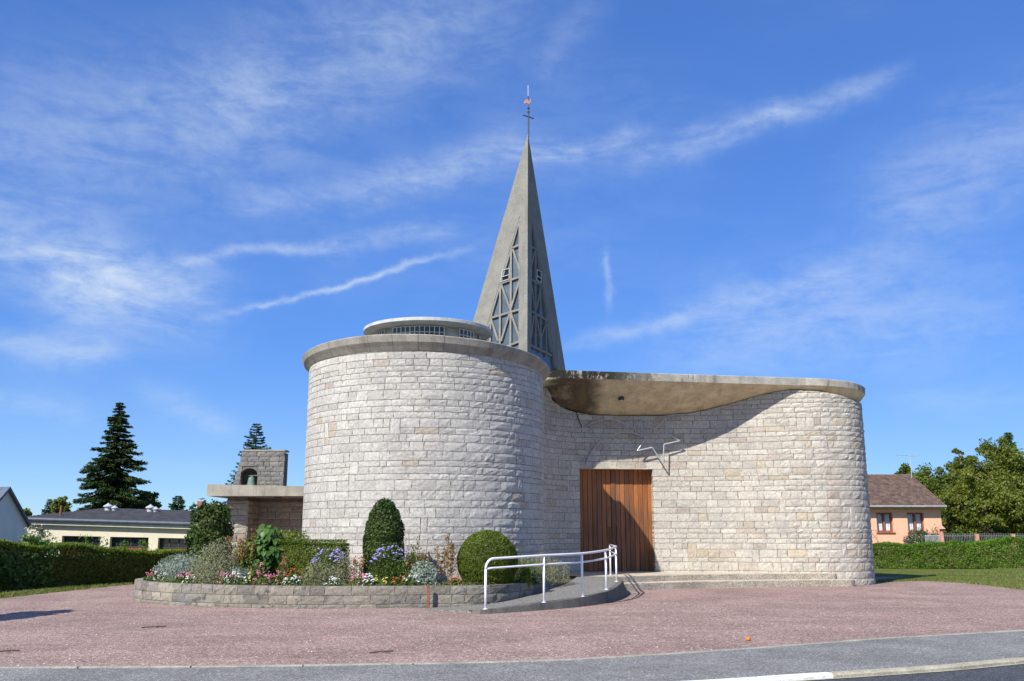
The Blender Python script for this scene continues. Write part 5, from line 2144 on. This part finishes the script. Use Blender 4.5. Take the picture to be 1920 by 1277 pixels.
# ---- white house at the far left
wh = thing('gabled_house', 'pale house gable with steep blue slate roof at the far left', 'house', (-22, 40, -.5))
ga = at(14, 919, 38.0)
ge = at(51, 985, 39.6)
gdir = Vector((ge.x - ga.x, ge.y - ga.y, 0))
gl_ = Vector((ga.x - gdir.x, ga.y - gdir.y, ge.z))
back = Vector((-gdir.y, gdir.x, 0)).normalized()
if back.y < 0:
    back.negate()
back = Vector((-.86, .51, 0)) * 9
gb = [Vector((gl_.x, gl_.y, -1)), Vector((ge.x, ge.y, -1)), Vector((ge.x, ge.y, ge.z)), Vector((ga.x, ga.y, ga.z)), Vector((gl_.x, gl_.y, ge.z))]
V = gb + [q + back for q in gb]
F = [(0, 1, 2, 3, 4), (9, 8, 7, 6, 5), (1, 6, 7, 2), (5, 0, 4, 9), (0, 5, 6, 1)]
mesh_obj('wall', V, F, MAT['house_white'], wh)
fw = -back.normalized() * .18
up = Vector((0, 0, .14))
for (e_, a_) in ((Vector((ge.x, ge.y, ge.z)), Vector((ga.x, ga.y, ga.z))), (Vector((gl_.x, gl_.y, ge.z)), Vector((ga.x, ga.y, ga.z)))):
    ex_ = e_ + (e_ - a_) * .10
    V = [ex_ + fw, a_ + fw, a_ + back, ex_ + back]
    V = [q + Vector((0, 0, .012)) for q in V] + [q + up for q in V]
    mesh_obj('roof', V, [(0, 1, 2, 3), (7, 6, 5, 4), (0, 4, 5, 1), (2, 6, 7, 3), (3, 7, 4, 0), (1, 5, 6, 2)], MAT['slate'], wh)

# chimney house behind the tall shrub
ch = thing('chimney_house', 'distant tiled roof with chimney and satellite dish behind the garage', 'house', (-18.5, 58, -1))
c0 = at(376, 952, 58)
rf = mesh_obj('roof', [(c0.x - .7, 57, 2.5), (c0.x + 4, 57, 2.5), (c0.x + 4, 60, 4.0 - .7), (c0.x + .3, 60, 4.0 - .7), (c0.x - .7, 63, 2.5), (c0.x + 4, 63, 2.5)], [(0, 1, 2, 3), (3, 2, 5, 4), (0, 3, 4)], MAT['brick_red'], ch)
MB().box((c0.x - .6, 57.2, -1), (c0.x + 3.9, 62.8, 2.49)).build('wall', MAT['cream'], ch)
MB().box((c0.x - .16, 57.8, 2.6), (c0.x + .16, 58.1, at(376, 940, 58).z)).build('chimney', MAT['brick_red'], rf)
dd = at(379, 937, 58)
MB().lathe([(.02, 0), (.2, .04), (.22, .08)], (dd.x, 57.9, dd.z), 14).build('satellite_dish', MAT['mesh_grey'], ch)


# =================================================================== TREES
def conifer(name, label, base, top, rad, mat, seed, whorls=34, per=9, droop=.35, sp=26, size=.16, group=None, shape=1.0, zlow=.05, trunk=.2):
    r_ = np.random.default_rng(seed)
    b = np.array(base, float)
    H = top - b[2]
    t_ = thing(name, label, 'tree', tuple(b), group)
    mb = MB()
    mb.tube([tuple(b), (b[0], b[1], b[2] + H * .5), (b[0], b[1], top - .05)], [trunk, trunk * .55, .015], 8)
    Ps, Ns, Ds = [], [], []
    for w in range(whorls):
        f = zlow + (1 - zlow) * (w / whorls) ** .9
        z = b[2] + H * f
        R_ = rad * (1 - f) ** shape * (.78 + .4 * r_.random())
        m_ = max(4, int(per * (1 - f * .4)))
        for k in range(m_):
            a = r_.random() * 6.283
            R2 = R_ * (.62 + .5 * r_.random()) + .06
            d = np.array((math.cos(a), math.sin(a), 0))
            n_ = max(6, int(sp * (R2 / rad) ** .8 + 4))
            q = r_.random(n_) ** .75
            zz = z + H * .02 - droop * R2 * q ** 1.4 + .16 * R2 * q ** 4 + (.10 * R2 * (1 if f > .7 else 0)) * q
            P = b * np.array((1, 1, 0)) + np.outer(q * R2, d)
            P[:, 2] = zz
            side = np.array((-d[1], d[0], 0))
            lat = (r_.random(n_) - .5) * R2 * .42 * (1 - .65 * q)
            P += np.outer(lat, side)
            P[:, 2] += -.35 * np.abs(lat) - .08 * R2 * r_.random(n_)
            Ps.append(P)
            Ds.append(np.tile(d * .8 + np.array((0, 0, -.35)), (n_, 1)) + np.outer(np.sign(lat), side) * .5)
            if R2 > .5 and k % 2 == 0:
                mb.tube([(b[0], b[1], z), tuple(b * np.array((1, 1, 0)) + d * R2 * .8 + np.array((0, 0, z - droop * R2 * .7)))], [.03 * R2 / rad + .01, .008], 4, False)
    P = np.concatenate(Ps)
    D = unit(np.concatenate(Ds) + .35 * r_.normal(size=(len(P), 3)))
    n_ = len(P)
    nn = unit(np.cross(D, r_.normal(size=(n_, 3))) + np.array((0, 0, .5)))
    bb = unit(np.cross(D, nn))
    L = (size * (.6 + .8 * r_.random(n_)))[:, None]
    V = np.empty((n_, 4, 3))
    V[:, 0] = P - D * L * .4
    V[:, 1] = P + bb * L * .17 - np.array((0, 0, .05)) * L
    V[:, 2] = P + D * L * .7
    V[:, 3] = P - bb * L * .17 - np.array((0, 0, .05)) * L
    T = np.clip(.45 + .2 * r_.normal(size=n_) + .15 * nz3(P, 1.1), 0, 1)
    mb.build('trunk', MAT['bark'], t_)
    mesh_obj('crown', V.reshape(-1, 3), np.arange(n_ * 4).reshape(n_, 4), mat, t_, T)
    return t_


sb = at(208, 955, 60)
conifer('spruce_tree', 'tall dark spruce towering behind the garage roof', (sb.x, 60, -.9), at(222, 757, 60).z, 3.5, MAT['spruce'], 1, 54, 14, .36, 300, .20, None, .80, .04, .25)
b2 = at(476, 900, 50)
conifer('cedar_tree', 'thin blue-green conifer rising behind the bell wall', (b2.x, 50, -.5), at(479, 796, 50).z, 2.3, MAT['cedar'], 2, 46, 8, .10, 150, .13, None, .68, .08, .14)
b3 = at(333, 960, 66)
conifer('small_conifer', 'small dark conifer above the right end of the garage roof', (b3.x, 66, -.9), at(328, 930, 66).z, 1.35, MAT['spruce'], 3, 30, 12, .1, 70, .2, None, .55, .08)
b4 = at(92, 960, 70)
conifer('small_conifer', 'small bluish conifer left of the tall spruce beside the flue pipe', (b4.x, 70, -.9), at(92, 936, 70).z, 1.05, MAT['cedar'], 4, 28, 11, .1, 60, .2, None, .6, .08)


def leafy(name, label, base, clumps, n_leaf, size, mat, seed, group=None, trunk=.16):
    r_ = np.random.default_rng(seed)
    t_ = thing(name, label, 'tree', base, group)
    b = np.array(base, float)
    mb = MB()
    zc_ = min(c[2] for c in clumps)
    tp = np.array((np.mean([c[0] for c in clumps]), np.mean([c[1] for c in clumps]), zc_))
    mb.tube([tuple(b), tuple((b + tp) / 2 + np.array((.1, 0, 0))), tuple(tp)], [trunk, trunk * .75, trunk * .55], 8)
    parts = []
    tot_r = sum(c[3] ** 2 for c in clumps)
    for c in clumps:
        c = np.array(c, float)
        mb.tube([tuple(tp), tuple((tp + c[:3]) / 2 + np.array((0, 0, .2))), tuple(c[:3])], [trunk * .45, trunk * .3, .03], 6)
        n_ = int(1.35 * n_leaf * c[3] ** 2 / tot_r)
        # sub-clumps give the uneven light and dark masses
        k = max(6, int(19 * c[3]))
        d = unit(r_.normal(size=(k, 3)))
        sc = c[:3] + d * c[3] * (.35 + .6 * r_.random((k, 1))) * np.array((1, 1, .95))
        sr_ = c[3] * (.22 + .24 * r_.random(k))
        for j in range(k):
            mb.tube([tuple(c[:3]), tuple(sc[j])], [.03, .012], 4, False)
            m_ = n_ // k
            P, N = blob_points(sc[j], (sr_[j], sr_[j], sr_[j] * .85), m_, .75, .25, 4, j)
            parts.append(leaf_mesh(P, N + np.array((0, 0, .35)), size, .62, .75, .8))
    mb.build('trunk', MAT['bark'], t_)
    V, F, T = merge(parts)
    mesh_obj('crown', V, F, mat, t_, T)
    return t_


def cl_at(u, v, Y, r_):
    q = at(u, v, Y)
    return (q.x, q.y, q.z, r_)


leafy('bushy_tree', 'yellow-green bushy tree between the small bluish conifer and the spruce', (at(118, 960, 66).x, 66, -.9), [cl_at(116, 950, 66, .7), cl_at(124, 945, 66, .6)], 1400, .2, MAT['oak2'], 5)
leafy('bushy_tree', 'light green bushy tree behind the right foot of the spruce', (at(282, 960, 62).x, 62, -.9), [cl_at(276, 942, 62, .8), cl_at(290, 950, 62, .6), cl_at(262, 948, 62, .7)], 2200, .2, MAT['oak2'], 6)
leafy('bushy_tree', 'small tree peeping over the left end of the garage roof', (at(48, 965, 64).x, 64, -.9), [cl_at(52, 961, 64, .55), cl_at(46, 965, 64, .4)], 900, .18, MAT['oak2'], 7)

G = 'leafy trees behind the fence on the right'
leafy('leafy_tree', 'broad leafy tree with lowest rounded crown just right of the pink house roof', (at(1765, 1020, 64).x, 64, .2),
      [cl_at(1718, 905, 64, 1.2), cl_at(1695, 888, 66, .75), cl_at(1750, 905, 63, 1.3), cl_at(1775, 935, 62, 1.5), cl_at(1790, 985, 61, 1.2), cl_at(1800, 900, 63, 1.2)], 15000, .17, MAT['oak2'], 11, G)
leafy('leafy_tree', 'leafy tree with two ragged pointed shoots in the middle of the right-hand group', (at(1830, 1020, 60).x, 60, .3),
      [cl_at(1800, 868, 60, .55), cl_at(1797, 850, 60, .35), cl_at(1820, 862, 60, .4), cl_at(1815, 895, 60, 1.1), cl_at(1805, 935, 59, 1.3), cl_at(1835, 925, 59, 1.4), cl_at(1825, 970, 58, 1.4)], 15000, .16, MAT['oak'], 12, G)
leafy('leafy_tree', 'largest leafy tree at the right edge with olive crown', (at(1890, 1020, 57).x, 57, .3),
      [cl_at(1865, 850, 57, 1.0), cl_at(1842, 842, 58, .4), cl_at(1885, 860, 57, 1.1), cl_at(1855, 890, 56, 1.4), cl_at(1905, 890, 56, 1.5), cl_at(1880, 935, 55, 1.6), cl_at(1930, 930, 56, 1.7), cl_at(1850, 960, 55, 1.2), cl_at(1910, 970, 55, 1.3)], 24000, .15, MAT['oak'], 13, G)
bt = at(1905, 960, 61)
conifer('thuja_tree', 'bright green pointed conifer rising behind the trees at the right edge', (bt.x, 61, .2), at(1902, 813, 61).z, 1.9, MAT['thuja'], 8, 36, 14, -.2, 80, .2, None, .75, .1)

ug = smoothcurve([(22, 72), (30, 70), (40, 68), (52, 66)], 6)
P, N = hedge_pts(ug, 5, lambda s: 4.2 + 1.0 * math.sin(s * .7) + .5 * math.sin(s * 1.9), 14000, .1, .5, 3, .3)
V, F, T = leaf_mesh(P, N, .32, .6, .8)
ugo = mesh_obj('undergrowth', V, F, MAT['oak2'], None, T)
props(ugo, 'dark mass of bushes filling the gaps under the trees on the right', None, None, 'stuff')
mesh_obj('inner_twigs', [(a, b, z) for a, b in [tuple(q) for q in ug] for z in (-.1, 3.6)], [(2 * i, 2 * i + 2, 2 * i + 3, 2 * i + 1) for i in range(len(ug) - 1)], MAT['bark'], ugo)

# tree standing outside the view on the left; only its shadow reaches the yard
leafy('yard_tree', 'small leafy tree outside the view whose shadow falls on the gravel at left', (-12.9, 15.4, 0), [(-12.6, 15.6, 3.6, .9), (-12.0, 16.0, 3.2, .6), (-12.8, 15.0, 4.1, .7), (-12.3, 16.6, 3.9, .6)], 5000, .16, MAT['oak'], 21)

# =================================================================== RIGHT SIDE
rh = smoothcurve([(14.5, 46.2), (17.1, 45.6), (20, 45.2), (23.8, 44.9), (28, 44.6)], 6)
hr = thing('hedge', 'bright green trimmed hedge across the back of the right lawn', 'hedge', (20, 45, 0))


def rh_h(s):
    return float(np.interp(s, [0, 3, 7, 9.5, 13], [1.06, 1.10, 1.20, 1.42, 1.5]) + .035 * math.sin(s * 2.3) + .02 * math.sin(s * 7))


P, N = hedge_pts(rh, 1.0, rh_h, 52000, .0, .08, 6, .09)
foliage('foliage', hr, MAT['hedge2'], P, N, .095, .36, 1.15, 1.0, 1.0)
hedge_core(rh, 1.0, lambda s: 1.0, 0, MAT['stem'], hr)

# ---- pink house
HY = 55.0
ho = thing('pink_house', 'salmon pink bungalow with brown tiled roof and two curtained windows', 'house', (21, 58, 0))
xl, xr_ = 12.5, at(1766, 985, HY).x
ez = 3.10
mb = MB()
wins = [(at(1644, 980, HY).x, at(1675, 980, HY).x), (at(1702, 980, HY).x, at(1733.5, 980, HY).x)]
zw0, zw1 = 1.66, 2.78
ed = [xl] + [q for w in wins for q in w] + [xr_]
for i in range(0, len(ed), 2):
    mb.box((ed[i], HY, -.1), (ed[i + 1], HY + .3, ez))
for w in wins:
    mb.box((w[0] + .002, HY + .001, -.1), (w[1] - .002, HY + .3, zw0))
    mb.box((w[0] + .002, HY + .001, zw1), (w[1] - .002, HY + .3, ez))
mb.box((xr_ - .3, HY + .3, -.1), (xr_ - .002, HY + 8, ez))
mb.box((xl, HY + 7.7, -.1), (xr_ - .31, HY + 8, ez))
mb.add([(xr_ - .01, HY, ez), (xr_ - .01, HY + 8, ez), (xr_ - .01, HY + 4, 5.0)], [(0, 1, 2)])
mb.build('wall', MAT['salmon'], ho)
for w in wins:
    f_ = MB()
    x0, x1 = w
    for (a, b_, c_, d_) in [(x0, x0 + .08, zw0, zw1), (x1 - .08, x1, zw0, zw1), (x0 + .08, x1 - .08, zw1 - .08, zw1), (x0 + .08, x1 - .08, zw0, zw0 + .1), ((x0 + x1) / 2 - .055, (x0 + x1) / 2 + .055, zw0 + .1, zw1 - .08)]:
        f_.box((a, HY + .16, c_), (b_, HY + .24, d_))
    wn_ = f_.build('window', MAT['frame_wood'], ho)
    for (a, b_) in ((x0 + .08, (x0 + x1) / 2 - .055), ((x0 + x1) / 2 + .055, x1 - .08)):
        n_ = 14
        V = []
        for i in range(n_ + 1):
            xx = a + (b_ - a) * i / n_
            V += [(xx, HY + .27 + .02 * math.sin(i * 1.9), zw0 + .1), (xx, HY + .27 + .02 * math.sin(i * 1.9), zw1 - .08)]
        mesh_obj('curtain', V, [(2 * i, 2 * i + 2, 2 * i + 3, 2 * i + 1) for i in range(n_)], MAT['curtain'], wn_)
    MB().box((x0 - .06, HY - .06, zw0 - .07), (x1 + .06, HY + .1, zw0 - .002)).build('sill', MAT['frame_wood'], wn_)
    MB().box((x0 - .04, HY + .5, zw0 - .05), (x1 + .04, HY + .52, zw1 + .05)).build('room_back', MAT['black'], wn_)
# roof: courses of tiles
rdg = at(1707, 893, HY + 4)
rb = MB()
nrow, ncol = 22, 70
sl_len = math.hypot(4.45, rdg.z - ez)
x_l, x_r = xl - .3, xr_ + .15
tr = random.Random(2)
base_c = np.array((.135, .092, .072))
Vt, Ft, Tt = [], [], []
k = 0
for r_ in range(nrow):
    f0, f1 = r_ / nrow, (r_ + 1.12) / nrow
    y0_, y1_ = HY - .45 + 4.45 * f0, HY - .45 + 4.45 * f1
    z0_, z1_ = ez + .02 + (rdg.z - ez) * f0, ez + .02 + (rdg.z - ez) * f1
    for c_ in range(ncol):
        a = x_l + (x_r - x_l) * (c_ + .5 * (r_ % 2)) / ncol
        b_ = min(a + (x_r - x_l) / ncol - .012, x_r)
        if a >= x_r:
            continue
        dz_ = tr.uniform(-.006, .006)
        Vt += [(a, y0_, z0_ + .035 + dz_), (b_, y0_, z0_ + .035 + dz_), (b_, y1_, z1_ + .008), (a, y1_, z1_ + .008), (a, y0_, z0_), (b_, y0_, z0_)]
        Ft += [(k, k + 1, k + 2, k + 3), (k + 4, k + 5, k + 1, k)]
        q = base_c * tr.uniform(.75, 1.3)
        Tt += [q, q]
        k += 6
rf = mesh_obj('roof', [(x_l, HY - .45, ez - .06), (x_r, HY - .45, ez - .06), (x_r, HY + 4, rdg.z - .02), (x_l, HY + 4, rdg.z - .02), (x_r, HY + 8.4, ez - .06), (x_l, HY + 8.4, ez - .06)], [(0, 1, 2, 3), (3, 2, 4, 5)], MAT['brick_red'], ho)
props(mesh_obj('roof_tiles', Vt, Ft, MAT['tile'], ho, Tt), kind='stuff')
MB().tube([(x_l, HY + 4, rdg.z + .03), (x_r, HY + 4, rdg.z + .03)], .09, 8).build('ridge_tile', MAT['ridge'], ho)
MB().tube([(x_l, HY - .5, ez + .02), (x_r, HY - .5, ez + .02)], .06, 8).build('gutter', MAT['zinc_grey'], ho)
MB().bar((x_r + .01, HY - .45, ez + .03), (x_r + .01, HY + 4, rdg.z + .05), .06, .05, (1, 0, 0)).build('verge_board', MAT['ridge'], ho)
# porch railing
rl_ = MB()
pr0, pr1 = at(1631, 994, 53.5), at(1643, 994, 53.5)
rl_.tube([(pr0.x - 1.5, 53.5, pr0.z), pr0, pr1], .025, 6)
rl_.tube([pr1, (pr1.x, 53.5, .2)], .025, 6)
rl_.tube([pr0, (at(1650, 1019, 53.5))], .025, 6)
rl_.tube([(pr0.x, 53.5, pr0.z), (pr0.x, 53.5, .1)], .025, 6)
rl_.tube([(pr0.x - 1.5, 53.5, pr0.z - .4), (pr1.x, 53.5, pr0.z - .4)], .02, 6)
rl_.build('porch_railing', MAT['pink_post'], ho)

# tv antenna
an = thing('tv_antenna', 'tall thin rake antenna on a mast above the pink house roof', 'antenna', (at(1708, 893, 58.5).x, 58.5, 5))
mt = at(1710, 897, 58.5)
mtp = at(1706.5, 853, 58.5)
MB().tube([mt, mtp], .02, 6).build('mast', MAT['mesh_grey'], an)
b0_, b1_ = at(1679, 853, 58.5), at(1716, 855, 58.5)
MB().tube([b0_, b1_], .018, 6).build('boom', MAT['mesh_grey'], an)
el_ = MB()
for i in range(12):
    q = b0_.lerp(b1_, i / 11)
    el_.tube([q + Vector((0, -.22, 0)), q + Vector((0, .22, 0))], .008, 4)
q = b1_
el_.tube([q + Vector((0, 0, -.16)), q + Vector((0.06, 0, .16))], .012, 4)
el_.tube([q + Vector((-.25, 0, -.12)), q + Vector((.06, 0, -.12))], .01, 4)
el_.tube([q + Vector((-.25, 0, .12)), q + Vector((.06, 0, .12))], .01, 4)
el_.build('elements', MAT['mesh_grey'], an)

# conifer shrub and dry bush by the house
cs = thing('conifer_shrub', 'dark bluish conifer shrub at the foot of the pink house wall', 'shrub', (at(1728, 1010, 52).x, 52, 0))
q = at(1727, 1012, 52)
P, N = blob_points((q.x, 52, 1.05), (.95, .6, .78), 2600, .5, .2, 3, 3)
foliage('foliage', cs, MAT['cedar'], P, N, .16, .28, .8, 1.0, 1.5)
q = at(1755, 1000, 53)
db = thing('dry_bush', 'sparse tan bush by the pink house corner', 'shrub', (q.x, 53, 0))
P, N = blob_points((q.x, 53, 1.3), (.35, .3, .75), 420, .9, .3, 3, 3)
foliage('foliage', db, MAT['dry'], P, N, .11, .5, 1, 0, 2)

# fence with pink posts
FY = 49.0
fe = thing('railing_fence', 'grey barred fence with pink posts behind the right hedge', 'fence', (23, FY, 0))
px_ = [at(u, 1010, FY).x for u in (1766, 1832, 1900, 1968)]
for i, x in enumerate(px_):
    zt_ = at(1766, 1000, FY).z if i == 0 else at(1832, 1001, FY).z
    ps = MB().box((x - .075, FY - .075, -.05), (x + .075, FY + .075, zt_)).build('post', MAT['pink_post'], fe)
    if i == 0:
        mb = MB()
        mb.add([(x - .17, FY - .17, zt_ + .22), (x + .17, FY - .17, zt_ + .22), (x + .17, FY + .17, zt_ + .22), (x - .17, FY + .17, zt_ + .22), (x, FY, zt_ + .46)], [(0, 1, 4), (1, 2, 4), (2, 3, 4), (3, 0, 4), (3, 2, 1, 0)])
        mb.box((x - .06, FY - .06, zt_), (x + .06, FY + .06, zt_ + .22))
        mb.build('lantern_cap', MAT['pink_post'], ps)
for i in range(3):
    a, b_ = px_[i] + .09, px_[i + 1] - .09
    mb = MB()
    ztp = 1.55
    for z in (ztp - .08, .75):
        mb.bar((a, FY, z), (b_, FY, z), .03, .03, (0, 1, 0))
    n_ = int((b_ - a) / .085)
    for k in range(n_):
        x = a + (b_ - a) * (k + .5) / n_
        mb.tube([(x, FY, .3), (x, FY, ztp), (x + .03, FY, ztp + .04)], .011, 4)
    mb.build('railing_panel', MAT['fence_grey'], fe)
gt_ = MB()
g0, g1 = at(1735, 1010, FY).x, px_[0] - .12
for z in (1.48, .5):
    gt_.bar((g0, FY, z), (g1, FY, z), .035, .03, (0, 1, 0))
for k in range(13):
    x = g0 + (g1 - g0) * k / 12
    gt_.tube([(x, FY, .4), (x, FY, 1.48)], .012, 4)
gt_.build('mesh_panel', MAT['mesh_grey'], thing('mesh_gate', 'pale grey mesh gate left of the lantern-capped pink post', 'gate', ((g0 + g1) / 2, FY, 0)))

# small things on the gravel
q = gz(1403, 1202, 0)
fr_ = MB().lathe([(.012, 0), (.032, .01), (.04, .03), (.03, .055), (.012, .06)], (q.x, q.y, 0), 12)
props(fr_.build('fallen_fruit', MAT['orange'], None, True), 'small bruised orange fruit lying on the gravel near the pavement', 'fruit')
for i, (u, v, L, lab) in enumerate([(288, 1177, .34, 'dry twig lying on the gravel in front of the bed wall'), (10, 1223, .26, 'short dark twig at the left edge of the gravel'), (715, 1224, .3, 'broken leafy twig near the pavement edging in the middle')]):
    q = gz(u, v, 0)
    mb = MB()
    mb.tube([(q.x - L / 2, q.y - .1, .012), (q.x, q.y, .02), (q.x + L / 2, q.y + .12, .012)], .009, 5)
    mb.tube([(q.x, q.y, .02), (q.x + .12, q.y - .1, .015)], .006, 5)
    props(mb.build('twig', MAT['bark']), lab, 'twig', 'twigs on the gravel')
